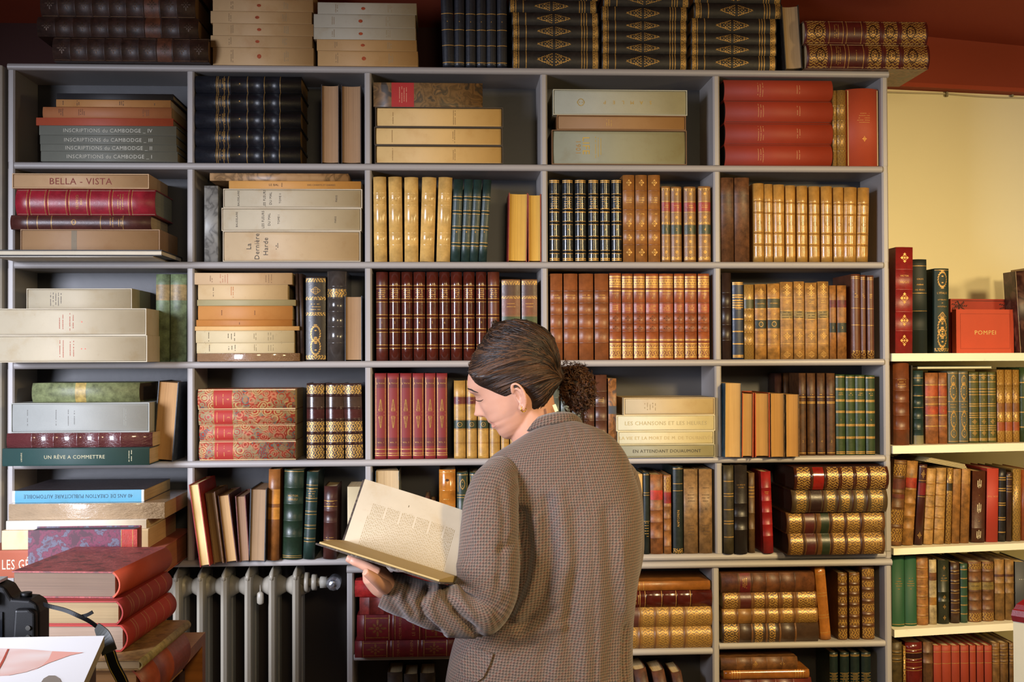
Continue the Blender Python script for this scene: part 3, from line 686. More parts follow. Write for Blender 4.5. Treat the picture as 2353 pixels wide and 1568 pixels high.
Hs(2,1,None,[([(512,828,531)],dict(sl2(T=[(.18,'La',.0172,'u','3a3630'),(.24,'Dernière',.0172,'u','3a3630'),(.305,'Harde',.0172,'u','3a3630')],micro=[(.39,2,.25,'3a3630',.004)]),c='bca27c'),'thick cream slipcased book lettered La Dernière Harde','slipcased_book'),
 ([(509,830,478)],sl2(**fm('TOME I','PARIS')),'lower cream slipcased book lettered LES FLEURS DU MAL','slipcased_book'),
 ([(513,832,434)],sl2(**fm('TOME II','PARIS')),'upper cream slipcased book lettered LES FLEURS DU MAL','slipcased_book'),
 ([(526,829,416)],S('c08a44','paper',r=.05,micro=[(.4,1,.6,'4a3420')],T=[(.34,'LE BAL',.008,'v','4a3420'),(.7,'DES CHANTS ET DANSES',.006,'v','5a4430')]),'thin orange paperback on the cream slipcases','paperback_book'),
 ([(482,800,398)],S('9c7850','marble',c2='a8845c',r=.1,p='b08a5c'),'thin mottled tan volume topmost of stack','book')],Y=.0)
vel=S('c09a58','gloss',b=[.2,.34,.67,.81],bk='c09a58',br=.0006,micro=[(.74,3,.6,'g',.005),(.28,1,.3,'g')],r=.22)
U(2,2,[(858,888,406,-2),(893,924,406,-2),(929,961,407,0),(967,1000,407,6),(1005,1037,407,6)],vel,'smooth yellow vellum volumes')
grn=S('1c302c','leather',b=[.21,.41,.6,.77],bk='1c302c',bc=1,o=[(.36,'star',.2,.006)],r=.18)
U(2,2,[(1039,1061,412,8),(1063,1083,412,9),(1084,1103,413,10),(1105,1124,413,12)],grn,'dark green half leather volumes leaning')
U(2,2,[(1168,1212,443,3),(1215,1245,446)],S('7a1418','leather',mode='fore',p='cba040'),'crimson books showing gilt page edges',Y=-.0)
glb=S('16191c','gloss',b=[.09,.27,.44,.6,.83,.93] and [.12,.29,.47,.62,.80],bk='16191c',bc=1,l=[.02,.04,.6,.96,.98],lw=1.8,micro=[(.7,5,.8,'g',.006)],o=[(.39,'star',.2,.006)],r=.24)
U(2,3,[(1263,1286,411),(1293,1317,411),(1322,1347,411),(1353,1376,411),(1380,1402,411),(1406,1429,411)],glb,'glossy black gilt banded volumes')
tand=S('8c5c2c','leather',b=[.2,.36,.6,.82],bk='7c4c22',o=[(.91,'dia',.5,.02),(.44,'dia',.5,.02),(.28,'dia',.5,.02),(.11,'dia',.55,.022)],micro=[(.71,3,.7,'g',.006)],T=[(.55,'TOME',.006,'h','g')],r=.2)
U(2,3,[(1432,1459,402),(1461,1488,402),(1490,1518,402)],tand,'tan volumes with gilt diamonds')
tan4=S('80592e','leather',k=[(.67,.79,'8c2c20'),(.37,.49,'28321e')],l=[.035,.05,.2,.35,.51,.66,.8,.97],o=[(.9,'sun',.6,.02),(.59,'sun',.7,.022),(.27,'sun',.6,.02),(.13,'sun',.7,.022)],g=[(.03,.07),(.5,.53),(.945,.975)],T=[(.43,'#',.011,'h','g')],micro=[(.735,2,.6,'g',.005)],r=.2)
U(2,3,[(1521,1541,428),(1543,1567,429),(1573,1600,429),(1606,1634,428)],tan4,'tan volumes with red and green labels')
U(2,4,[(1657,1687,408),(1689,1723,408)],S('5c3a20','worn',l=[],k=[(.7,.8,'4e301a')],r=.15),'plain worn brown volumes')
tans=S('a87c3c','gloss',b=[.22,.37,.63,.77],bk='94682e',bc=1,g=[(.0,.075)],k=[(.64,.76,'b08648')],o=[(.5,'ring',.4,.012,'8a6230')],r=.24)
U(2,4,[(1733,1757,421),(1758,1777,423),(1779,1804,424),(1807,1829,426),(1833,1857,427),(1861,1885,428),(1889,1914,428),(1917,1940,430),(1941,1970,430,3),(1972,1998,431,5)],tans,'shiny honey tan volumes with gilt feet')
# ================= row 3
gs=lambda **k: dict(S('b5a98f','paper',mode='slip',r=.02,ins=.001,**k),cm=mat('paper','b8ac92'))
rt=[(.43,2,.75,'a8503c',.008),(.5,2,.75,'a8503c',.008)]
Hs(3,0,None,[([(-70,338,771,0,-.12)],gs(micro=rt,o=[(.565,'dot',.045,.003,'a03020'),(.59,'dot',.045,.003,'a03020')]),'large cream slipcased volume with two red dots','slipcased_book',dict(d=.25)),
 ([(-70,336,709,0,-.12)],gs(micro=rt,o=[(.57,'dot',.05,.003,'a03020')]),'large cream slipcased volume with one red dot','slipcased_book',dict(d=.25)),
 ([(61,303,663,0,-.02)],gs(micro=[(.27,5,.75,'5a5450',.0065)]),'smaller cream slipcased volume topmost of stack','slipcased_book')],Y=-.02)
U(3,0,[(357,389,630,1),(390,428,630,1)],dict(S('5c6a4c','worn',k=[(.7,.88,'857048')],l=[],r=.15)),'faded green leather volumes')
p3=lambda hx,**k: S(hx,'paper',r=.06,**k)
nr=dict(l=[.09,.17,.64,.87],lw=.5)
Hs(3,1,None,[([(453,688,812,0)],S('8c6a4c','plastic',r=.05,p='9a7a50'),'brown book in creased clear wrapper','book',),
 ([(452,676,788),(450,676,760)],p3('c2b088',micro=[(.13,1,.8,'55452c'),(.36,3,.7,'40341c',.008),(.6,2,.7,'80704c'),(.76,3,.7,'80704c',.006)],o=[(.09,'frame',.9,.0006,'6a5434'),(.87,'frame',.9,.0006,'6a5434')]),'cream sewn paperbacks with black titles','paperback_book'),
 ([(448,687,750)],p3('c89c60'),'thin buff pamphlet in mixed stack','pamphlet'),
 ([(451,671,735)],p3('b0702c',micro=[(.45,1,.6,'5a3010')]),'thin orange paperback in mixed stack','paperback_book'),
 ([(455,672,703)],p3('b87c3c',micro=[(.25,1,.4,'5a3010'),(.6,1,.4,'5a3010')]),'orange tan paperback in mixed stack','paperback_book'),
 ([(453,679,689)],p3('9c8f66'),'thin olive grey book in mixed stack','book'),
 ([(455,661,654)],p3('c8aa7c',micro=[(.17,1,.7,'55452c'),(.38,2,.75,'b86a2c',.005)]),'cream book with orange title','paperback_book'),
 ([(447,671,627)],p3('c0a078',micro=[(.17,2,.7,'7a5c3c'),(.3,4,.8,'b07050',.006),(.76,3,.8,'7a5c3c',.007)]),'buff paperback topmost of mixed stack','paperback_book')],Y=-.01)
U(3,1,[(680,687,628,-4),(688,697,629,-4)],S('2c1c12','worn',r=.1),'thin dark brown booklets leaning')
U(3,1,[(702,748,635)],S('1f1713','leather',o=[(.83,'loz',.6,.02),(.32,'wreath',.65,.05),(.17,'wreath',.65,.05)],g=[(.02,.07),(.535,.575),(.72,.76),(.93,.975)],micro=[(.64,3,.6,'g',.007)],r=.12),'black volume with gilt wreath ornaments')
U(3,1,[(750,795,623,2)],S('3a3430','gloss',b=[.2,.38,.55,.7,.83],bk='3a3430',g=[(.71,.8)],r=.26),'dark grey ribbed leather volume')
U(3,1,[(792,832,680)],S('2c3038','worn',mode='fore',p='9a7a56'),'short book showing brown page edges')
brn=S('451b12','gloss',b=[.16,.34,.5,.68,.83],bk='451b12',br=.0024,bc=1,r=.30,k=[(.7,.81,'4e1c14')],micro=[(.755,4,.7,'g',.005)],T=[(.43,'#',.008,'h','g')])
U(3,2,[(864,891,625)],dict(brn,c='4a1c12',m='leather',T=[(.43,'1',.008,'h','g')]),'first dark brown volume of the shiny set')
U(3,2,[(894,920,625),(922,948,625),(950,977,625),(980,1007,625),(1009,1034,625),(1036,1062,625),(1065,1091,625),(1094,1118,625)],dict(brn,n0=2),'shiny dark brown ribbed volumes')
U(3,2,[(1121,1148,625)],dict(brn,c='5a2a1a',m='leather',T=[(.43,'10',.008,'h','g')]),'duller brown volume right of shiny set')
U(3,2,[(1153,1196,642),(1199,1235,642)],S('6e4828','leather',k=[(.8,.93,'44281c'),(.56,.76,'6c3a22'),(.4,.54,'33401f')],g=[(.93,.98),(.76,.79)],micro=[(.68,2,.6,'g',.008)],r=.1),'brown volumes with dark and green labels')
t4=S('7e4824','leather',b=[.2,.37,.53,.66,.8],bk='6c3a1c',br=.0009,micro=[(.735,2,.7,'g',.007)],T=[(.57,'#',.006,'h','g')],r=.16)
U(3,3,[(1265,1293,629),(1296,1328,629),(1331,1364,629),(1367,1399,629)],t4,'plain chestnut leather volumes')
o8=S('84431e','leather',b=[.21,.33,.425,.54,.66,.82],bk='74381a',br=.0008,l=[.03,.115,.14,.185,.23,.8,.845,.87,.9,.93,.96],lw=2.4,g=[(.03,.11),(.14,.17),(.87,.92)],k=[(.55,.65,'8c3c1e')],o=[(.48,'dia',.5,.018,'5a2a12'),(.36,'dia',.5,.018,'5a2a12')],T=[(.72,'#',.008,'h','g')],micro=[(.6,3,.6,'g',.005),(.765,1,.6,'g',.005)],r=.16)
U(3,3,[(1401,1428,628),(1430,1455,629),(1457,1483,629),(1485,1514,629),(1516,1548,629),(1550,1573,629),(1575,1602,629),(1605,1631,629)],o8,'russet volumes with gilt feet and numbers')
U(3,4,[(1660,1681,627)],S('2c1c14','leather',b=[.22,.4,.6,.77],bk='2c1c14',r=.2),'very dark brown ribbed volume')
U(3,4,[(1684,1709,648)],S('18243c','leather',l=[.03,.05,.2,.36,.52,.67,.7,.73,.76,.8,.83,.97,.99],lw=2.2,micro=[(.73,5,.7,'g',.008)],r=.16),'dark blue gilt lined volume')
U(3,4,[(1711,1733,654)],S('9a7234','gilt',k=[(.68,.8,'3a3a1c')],b=[.2,.36,.52,.66],bk='8a5c24',r=.16),'golden tan volume with dark label')
U(3,4,[(1736,1762,653),(1765,1793,652)],S('94682e','worn',k=[(.68,.8,'33331c'),(.41,.52,'20281c')],o=[(.9,'fleur',.5,.018),(.465,'ring',.4,.014),(.31,'fleur',.5,.018),(.6,'fleur',.3,.01)],l=[.2,.39,.53,.67,.81],T=[(.74,'OEUVRES',.005,'h','g')],r=.16),'mottled tan volumes with green labels')
U(3,4,[(1794,1823,648),(1825,1849,647),(1851,1878,650),(1880,1905,647)],S('8c6430','worn',o=[(.93,'fleur',.7,.02),(.86,'fleur',.7,.02),(.3,'fleur',.7,.022),(.06,'loz',.7,.016)],k=[(.53,.62,'7a6638')],micro=[(.57,3,.8,'2a2414',.007),(.74,2,.6,'g')],l=[.2,.38,.52,.63,.8],r=.12),'worn tan paper spines with gilt flowers')
U(3,4,[(1907,1922,656),(1925,1946,656)],S('8a5a28','worn',k=[(.7,.8,'5c1c1a'),(.36,.49,'1c2218')],T=[(.425,'#',.008,'h','g')],r=.16),'thin volumes with red and black labels')
U(3,4,[(1958,1979,630),(1979,1991,632),(1994,2010,633)],S('58301a','leather',l=[.97,.95,.6,.4],g=[(.0,.1)],micro=[(.75,3,.5,'g')],r=.3),'slim dark brown gilt footed volumes')
# ================= row 4
Hs(4,0,None,[([(5,343,1030,0,-.10)],S('1f3c38','cloth',r=.03,T=[(.49,'UN RÊVE A COMMETTRE',.0125,'v','b8b08c'),(.13,'LIBRAIRIE',.005,'u','b8b08c')],micro=[(.87,2,.75,'b8b08c',.006)]),'dark green book lettered UN RÊVE A COMMETTRE','book'),
 ([(15,350,995,0,-.08)],S('5a2c2c','plastic',b=[.17,.32,.48,.63,.78],bk='5a2c2c',r=.12),'maroon ribbed book in clear wrapper','book'),
 ([(25,343,926,0,-.06)],dict(S('9c9e98','cloth',mode='slip',r=.02,ins=.001,micro=[(.11,1,.8,'6c6c68'),(.32,1,.8,'6c6c68'),(.41,1,.7,'6c6c68'),(.455,1,.7,'6c6c68'),(.83,2,.7,'8c8c80')]),cm=mat('cloth','a4a69e')),'pale grey slipcased volume on maroon book','slipcased_book'),
 ([(73,320,880,0,-.02)],S('6a704c','worn',r=.16,k=[(.4,.5,'9a8448')],p='4a3a28'),'frayed olive green cloth book topmost','book')],Y=-.05)
U(4,0,[(357,404,877,14)],S('30343a','worn',mode='fore',p='b08858'),'leaning book showing tan page edges',Y=-.01)
fl=S('96301c','floral',r=.18,k=[(.16,.35,'a42a20')],l=[.155,.355],micro=[(.19,1,.8,'c8904c'),(.26,1,.6,'c8904c')],T=[(.31,'#',.01,'u','c8904c')])
Hs(4,1,None,[([(457,679,1014),(458,678,977),(456,678,942),(454,678,894)],dict(fl),'red floral patterned volumes stacked','book')],Y=.0)
U(4,1,[(704,745,881),(748,790,881),(791,832,881,-4)],S('33201a','gloss',b=[.21,.35,.52,.67,.84],bk='2c1814',br=.0018,g=[(.02,.19),(.23,.33),(.37,.5),(.86,.97)],k=[(.54,.66,'3c1c18'),(.69,.82,'3a2a20')],r=.16),'dark volumes with dense gilt panels')
VC=[(.49,'VERNE',.0065,'h','g')]
r6=S('741818','cloth',o=[(.53,'column',.75,.075),(.5,'frame',.86,.2)],T=[(.12+.075,'VOL. #',.0052,'h','g'),(.885,'J. Verne',.0058,'h','g')],l=[.045,.07,.115],lw=1.1,r=.14,k=[(.15,.25,'5a1014'),(.83,.93,'5a1014')])
U(4,2,[(861,888,858),(890,917,858),(919,946,858),(948,974,858),(976,1001,858),(1003,1028,858)],r6,'red cloth volumes with gilt columns')
tg=S('a47c3a','leather',b=[.2,.375,.5,.69,.8],bk='946a2c',br=.0005,k=[(.69,.8,'5c2018'),(.375,.5,'26301e')],l=[.04,.06,.36,.51,.68,.81],o=[(.4375,'ring',.42,.013)],T=[(.4375,'#',.0075,'h','g')],micro=[(.745,1,.3,'g')],r=.2)
U(4,2,[(1043,1070,875),(1072,1096,875),(1098,1123,875),(1125,1149,875),(1151,1170,875),(1172,1196,875)],tg,'golden tan volumes with numbered green labels')
bm4=S('4c2c1c','leather',b=[.25,.45,.62,.8],bk='4c2c1c',k=[(.02,.24,'4c4428')],micro=[(.7,3,.6,'g')],r=.14)
U(4,3,[(1262,1286,880),(1289,1312,880),(1315,1339,900)],S('4c524a','leather',b=4,bk='4c524a',r=.14),'grey green volumes behind the hair bun')
U(4,3,[(1342,1366,864),(1369,1395,862)],bm4,'dark brown volumes right of hair bun')
U(4,3,[(1398,1417,870)],S('8a5a30','marble',c2='4a3a34',k=[(.55,.65,'3c4048')],r=.1),'thin marbled tan volume')
wl=lambda hx,s,sz,ink,**k: dict(S(hx,'paper',mode='slip',r=.01,ins=.001,T=[(.5,s,sz,'v',ink)],**k),cm=mat('paper',hx))
Hs(4,3,None,[([(1422,1643,1022)],dict(wl('8f8868','EN ATTENDANT DOUAUMONT',.0118,'38342a')),'grey slipcased book lettered EN ATTENDANT DOUAUMONT','slipcased_book'),
 ([(1420,1641,991)],wl('c0b48c','LA VIE ET LA MORT DE M. DE TOURNEVÈS',.0122,'b09c6c'),'cream slipcased book lettered LA VIE ET LA MORT','slipcased_book'),
 ([(1417,1643,954)],wl('cabf98','LES CHANSONS ET LES HEURES',.0145,'a89a70'),'white slipcased book lettered LES CHANSONS ET LES HEURES','slipcased_book'),
 ([(1434,1642,914)],dict(S('b8a278','paper',mode='slip',r=.01,ins=.0005,micro=[(.28,5,.65,'8a7a58',.007)]),cm=mat('paper','b8a278')),'buff slipcased volume topmost of cream stack','slipcased_book')],Y=-.01)
U(4,4,[(1662,1700,881,2)],S('24485a','marble',mode='fore',p='c8a468',c2='2c5468'),'blue marbled book showing cream page edges',Y=-.03)
U(4,4,[(1705,1732,903,2),(1735,1769,903)],S('b0491c','cloth',mode='fore',p='b48c50'),'orange cloth books showing page edges',Y=-.03,d=.17)
U(4,4,[(1771,1803,905),(1806,1837,907)],S('5c4a34','marble',mode='fore',p='b08444',c2='8a6c48'),'mottled books showing page edges',Y=-.03,d=.11)
U(4,4,[(1781,1797,858)],S('2c1814','leather',r=.15),'dark volume standing behind the fore-edge books',Y=.09,d=.065)
b5=S('4c3018','worn',b=[],l=[.635,.65,.71,.03],lw=1.6,k=[(.66,.74,'44260f')],T=[(.17,'#',.008,'h','g')],micro=[(.74,1,.5,'g')],r=.2)
U(4,4,[(1800,1814,858)],dict(b5,T=[]),'mottled brown volume partly behind page edges',Y=.10,d=.055)
U(4,4,[(1837,1853,858),(1856,1875,858),(1879,1897,858),(1901,1920,858)],dict(b5,n0=2),'mottled brown numbered volumes',Y=.01)
g4=S('2c3c1c','leather',b=[],l=[.02,.04,.21,.225,.365,.38,.53,.545,.67,.685,.81,.825,.97],lw=1.8,T=[(.44,'#',.007,'h','g')],micro=[(.76,2,.6,'g')],r=.2)
U(4,4,[(1922,1943,861),(1945,1966,862),(1967,1989,862),(1991,2012,863)],g4,'olive green gilt lined volumes',Y=.01)
# ================= row 5
Hs(5,0,None,[([(-60,372,1264,0,-.21)],S('9c543c','cloth',r=.03,T=[(.32,'LES GÉORGIQUES',.033,'v','e0cdb0',0,.62)],p='9a6038'),'large salmon red book lettered LES GÉ','book',dict(d=.33)),
 ([(4,340,1218,0,-.20)],S('d6bc92','paper',r=.03,p='c8a878'),'thick cream bound album in left stack','album',dict(d=.28)),
 ([(14,336,1196,0,-.19)],S('d8ccb8','paper',r=.03),'thin white paperback album in left stack','album',dict(d=.26)),
 ([(20,378,1157,0,-.18)],S('a38c70','plastic',r=.04,p='a88c60'),'tan album in creased clear wrapper','album',dict(d=.27)),
 ([(28,331,1127,0,-.16)],S('d8d8d4','paper',r=.05,T=[(.5,'40 ANS DE CREATION PUBLICITAIRE AUTOMOBILE',.0132,'d','1c3a4c',0,.8)],k=[(.02,.98,'4a8aa4')],p='b8a070',bm=('leather','3a3438')),'glossy black album with blue and white spine','album',dict(d=.26))],Y=-.19)
U(5,1,[(446,470,1113,-26)],S('8a2218','leather',mode='fore',p='d8bc84'),'leaning red book with white page edges, leftmost',Y=-.10,d=.2)
U(5,1,[(481,504,1132,-20)],S('6c4c30','worn',mode='fore',p='7a5c34'),'leaning brown book with frayed cover',Y=-.06,d=.17)
U(5,1,[(509,536,1138,-19)],S('4c2820','worn',mode='fore',p='b08c5c'),'leaning book with cream page edges, third',Y=-.05,d=.17)
U(5,1,[(545,569,1140,-10)],S('5a2a24','worn',mode='fore',p='8c6c50'),'narrow red brown book with dull page edges',Y=-.04,d=.16)
U(5,1,[(573,611,1124,4)],S('2c3238','worn',mode='fore',p='947858'),'dark blue grey book with striped page edges',Y=-.04,d=.17)
U(5,1,[(615,642,1079,4)],S('7a4a20','leather',r=.2,k=[(.62,.78,'b8782c'),(.45,.58,'b8782c')]),'brown and orange banded volume',Y=-.02)
U(5,1,[(649,695,1080,6)],S('1a2a1c','leather',r=.22,b=[.25,.43,.62,.8],bk='1a2a1c',T=[(.71,'VICTOR',.007,'h','g'),(.67,'LEBLEU',.007,'h','g')],l=[.02,.98,.04]),'broad dark green leather volume',Y=-.01)
U(5,1,[(700,727,1085,10)],S('1c2e28','leather',r=.22,b=[.22,.37,.53,.68,.83],bk='1c2e28',bc=1,micro=[(.75,5,.7,'g',.006)]),'narrow dark green ribbed volume leaning',Y=-.01)
U(5,1,[(743,774,1118,3)],S('40201a','leather',r=.22,b=[.5,.66],bk='40201a',l=[.8,.72,.26],micro=[(.76,3,.7,'g',.006),(.28,2,.7,'g',.006)]),'dark maroon volume with gilt titles',Y=-.01)
U(5,1,[(798,834,1119)],S('c0b08c','paper',r=.05),'cream book behind raised page',Y=-.01)
U(5,2,[(863,917,1083)],S('6c7c84','marble',mode='fore',c2='a08c64',p='b8a078'),'blue grey bound book behind raised page',Y=-.01,d=.14)
U(5,2,[(980,990,1140,-6),(992,1004,1150,-6)],S('4a2a1c','worn',r=.1),'thin brown booklets leaning behind open page')
U(5,2,[(1009,1047,1080)],S('a86a28','gloss',r=.22,b=[.35,.55,.76],bk='a86a28',br=.001,o=[(.88,'dot',.22,.007,'4a2a12')],l=[.6,.97],micro=[(.66,1,.6,'g')]),'honey orange leather volume above the page')
U(5,2,[(1050,1076,1086),(1079,1104,1086),(1107,1132,1086),(1135,1160,1086)],S('1e2c20','leather',r=.2,o=[(.86,'wreath',.55,.028),(.86,'frame',.85,.04)],l=[.02,.7,.73,.97],b=[.5],bk='1e2c20'),'dark green volumes with gilt panels')
U(5,3,[(1455,1477,1090)],S('cba668','paper',r=.05),'cream narrow book beside jacket')
U(5,3,[(1479,1493,1086)],S('16201c','leather',r=.2,l=[.72,.75,.4,.97],micro=[(.3,6,.8,'g',.007)]),'slim black green volume with gilt lettering')
U(5,3,[(1495,1524,1091)],S('7a4a24','worn',r=.16,b=[.2,.4,.55],bk='6a3c1c',k=[(.68,.8,'a02c1c')]),'brown volume with bright red label')
U(5,3,[(1526,1543,1092)],S('8a5a2c','worn',r=.2,b=[.1,.3,.45,.6],bk='7a4c24',k=[(.64,.78,'7c1c18')],g=[(.8,.97)]),'slim tan volume with dark red label')
U(5,3,[(1547,1570,1072)],S('141c18','leather',r=.2,l=[.03,.97,.8,.72],g=[(.0,.06)],T2=[(.4,'ANTONIN',.009,'v','g')]),'tall black green volume lettered vertically')
U(5,3,[(1572,1604,1079),(1607,1637,1079)],S('7a5c38','worn',r=.1,micro=[(.78,1,.5,'4a3420'),(.66,3,.6,'4a3420',.008),(.28,4,.6,'4a3420',.008)],o=[(.53,'star',.08,.004,'4a3420')],l=[]),'faded grey tan volumes')
U(5,4,[(1664,1687,1070)],S('38301c','worn',r=.2,l=[.19,.34,.37,.5,.65,.68,.82],lw=1.5),'dark olive gilt lined volume',Y=-.01)
U(5,4,[(1689,1718,1070)],S('241e1a','leather',r=.16,b=[.27,.42,.57],bk='241e1a',l=[],T=[(.78,'LA VOUTE',.0045,'h','g'),(.75,'DE FER',.0045,'h','g')]),'black volume with small gilt title',Y=-.01)
U(5,4,[(1721,1735,1087)],S('5c4224','worn',r=.2,l=[.7,.74,.78,.82],lw=2,b=[.3,.5],bk='5c4224'),'slim mottled tan volume',Y=-.0)
U(5,4,[(1752,1775,1084,-6)],S('8c1c1c','leather',r=.16,b=[.21,.35,.5,.64,.8],bk='8c1c1c',br=.0008,micro=[(.74,2,.5,'g')]),'bright red ribbed volume',Y=-.01)
big=lambda hx,k=[],**kw: S(hx,'leather',r=.22,p='3c2a1c',b=[.185,.33,.485,.64,.79],bk='3c2214',br=.0016,g=[(.03,.165),(.35,.465),(.505,.62),(.66,.77),(.81,.97)],k=k,**kw)
Hs(5,4,None,[([(1812,2034,1227,0,-.05)],dict(big('5c3c1e',k=[(.19,.28,'4a1c16'),(.35,.43,'26301e')]),b=[.17,.3,.45,.6,.76],g=[(.03,.15),(.47,.58),(.62,.74),(.79,.97)]),'gilt brown folio, lowest of heavy stack','folio_book',dict(d=.2)),
 ([(1808,2034,1178,0,-.05)],dict(big('5c3c1e',k=[(.19,.28,'4a1c16'),(.35,.43,'26301e')]),b=[.17,.3,.45,.6,.76],g=[(.03,.15),(.47,.58),(.62,.74),(.79,.97)]),'gilt brown folio with two labels, third in stack','folio_book',dict(d=.2)),
 ([(1820,2040,1126,0,-.06)],dict(big('4a3a24',k=[(.2,.31,'2c1814')]),g=[(.05,.15),(.37,.45),(.52,.6),(.68,.75),(.83,.95)]),'duller gilt brown folio, second in heavy stack','folio_book',dict(d=.2)),
 ([(1826,2043,1074,0,-.065)],dict(big('3c1c10',k=[(.2,.31,'7c1c14')]),m='gloss',b=[.19,.33,.48,.64,.8]),'brightly gilt folio, topmost of heavy stack','folio_book',dict(d=.2))],Y=-.05)
# ================= lower bookcase
rr=S('64141a','leather',r=.14,b=[.07,.32,.36,.62,.66,.9],bk='5a1214',br=.001,l=[.08,.31,.37,.61,.67,.89],o=[(.2,'frame',.8,.062,'94602c'),(.2,'fleur',.75,.05,'84502a'),(.77,'frame',.8,.062,'94602c'),(.77,'fleur',.75,.05,'84502a')],T=[(.42,'VICTOR HUGO',.009,'u','94602c'),(.55,'LE RHIN',.011,'u','94602c')])
Hs(6,2,None,[([(815,1052,1473,0,-.05)],dict(rr),'deep red gilt panelled volume, lowest of red stack','book',dict(d=.18)),([(820,1056,1414,0,-.05)],dict(rr),'deep red gilt panelled volume, second from bottom','book',dict(d=.18)),
 ([(826,1050,1373,0,-.04)],S('6a221c','worn',r=.1,b=[.1,.25,.5],bk='5a1c18'),'dull red ribbed volume in red stack','book',dict(d=.17)),([(815,1030,1335,0,-.04)],S('961f1c','worn',r=.3),'bright red worn volume topmost of red stack','book',dict(d=.17))],Y=-.05)
bt=lambda hx,**k: S(hx,'leather',r=.2,**k)
gp=dict(b=[.13,.31,.46,.6,.74],bk='6a4624',br=.0014,g=[(.17,.28),(.34,.44),(.49,.58),(.62,.72),(.77,.98)])
Hs(6,3,None,[([(1395,1640,1443)],bt('7c5a2c',**gp),'gilt tan folio lowest beside jacket','folio_book'),([(1395,1641,1397)],bt('7c5a2c',k=[(.17,.3,'4a2820')],b=[.13,.31,.46,.6,.74],bk='6a4624',g=[(.34,.44),(.49,.58),(.62,.72),(.77,.98)]),'gilt tan folio with brown label beside jacket','folio_book'),
 ([(1400,1640,1358)],bt('44160f',m='gloss',b=[.28,.44,.6,.78],bk='44160f',l=[.27,.24,.2]) if False else S('44160f','gloss',r=.2,b=[.36,.52,.66,.8],bk='38120c',l=[.35,.51,.65,.79,.16,.3],micro=[(.25,4,.7,'g',.006)]),'glossy dark red brown ribbed volume','book'),([(1400,1632,1337)],bt('8a5420',l=[.2,.24,.3,.34]),'slim orange brown volume on dark one','book')],Y=-.012)
Hs(6,4,None,[([(1660,1882,1434)],S('3c2a1c','leather',r=.2,**{**gp,'g':[(.02,.16),(.34,.42),(.49,.55)],'b':[.17,.31,.46,.6,.76]}),'dark brown gilt folio, lowest of four','folio_book'),
 ([(1660,1880,1400)],S('80592a','leather',r=.2,**{**gp,'g':[(.02,.13),(.34,.44),(.49,.58),(.64,.73),(.8,.98)],'b':[.16,.31,.46,.6,.76]}),'light tan gilt folio, third of four','folio_book'),
 ([(1661,1878,1363)],S('5c3a1a','leather',r=.2,k=[(.19,.3,'4a1c14')],**{**gp,'g':[(.02,.16),(.34,.44),(.49,.58),(.64,.73),(.8,.98)],'b':[.17,.31,.46,.6,.76]}),'brown folio with bright gilt flowers, second of four','folio_book'),
 ([(1658,1872,1318)],S('5c3418','worn',r=.2,k=[(.2,.31,'5a1414')],b=[.18,.33,.48,.63,.79],bk='4c2a12',micro=[(.25,3,.6,'g')]),'plain brown ribbed folio, topmost of four','folio_book')],Y=-.015)
U(6,4,[(1880,1904,1303,-14)],S('a0642a','gloss',r=.2,l=[.1,.3,.34,.6,.64,.9]),'honey coloured vellum volume leaning')
U(6,4,[(1927,1948,1318),(1953,1977,1317),(1983,2011,1302)],S('5c3c1c','leather',r=.2,g=[(.02,.16),(.22,.3),(.38,.48),(.56,.64),(.72,.8),(.86,.96)],b=[.19,.34,.52,.68,.83],bk='4c2c14'),'slim gilt brown volumes')
Hs(7,4,1625,[([(1660,1866,1561)],S('5a241a','leather',r=.2,b=4,bk='5a241a',micro=[(.4,2,.6,'g')]),'dark red volume at bottom edge','book'),([(1663,1860,1541)],S('8a5424','gloss',r=.2,l=[.1,.13,.16,.19,.84,.87,.9,.93]),'narrow orange brown gilt lined volume','book'),([(1657,1833,1512)],S('64401f','worn',r=.2,b=4,bk='5a381b',o=[(.45,'fleur',.5,.014),(.8,'fleur',.5,.014)]),'brown worn volume topmost at bottom row','book')],Y=-.012)
U(7,4,[(1908,1927,1500),(1932,1953,1500),(1956,1977,1500),(1981,2003,1500)],S('14201c','leather',r=.22,l=[.95,.965,.56,.6,.64,.68,.72],micro=[(.64,4,.7,'g',.008)]),'black green volumes with gilt titles',Y=.02)
U(7,3,[(1470,1500,1538,-30),(1512,1542,1542,-30),(1556,1580,1545,-28)],S('4c2a16','worn',r=.2),'brown volumes leaning in the shadow',Y=.0)
U(7,2,[(890,925,1546),(928,960,1550),(965,1000,1548)],S('3a2a1c','worn',r=.15),'dim brown books under the red stack',Y=.03)
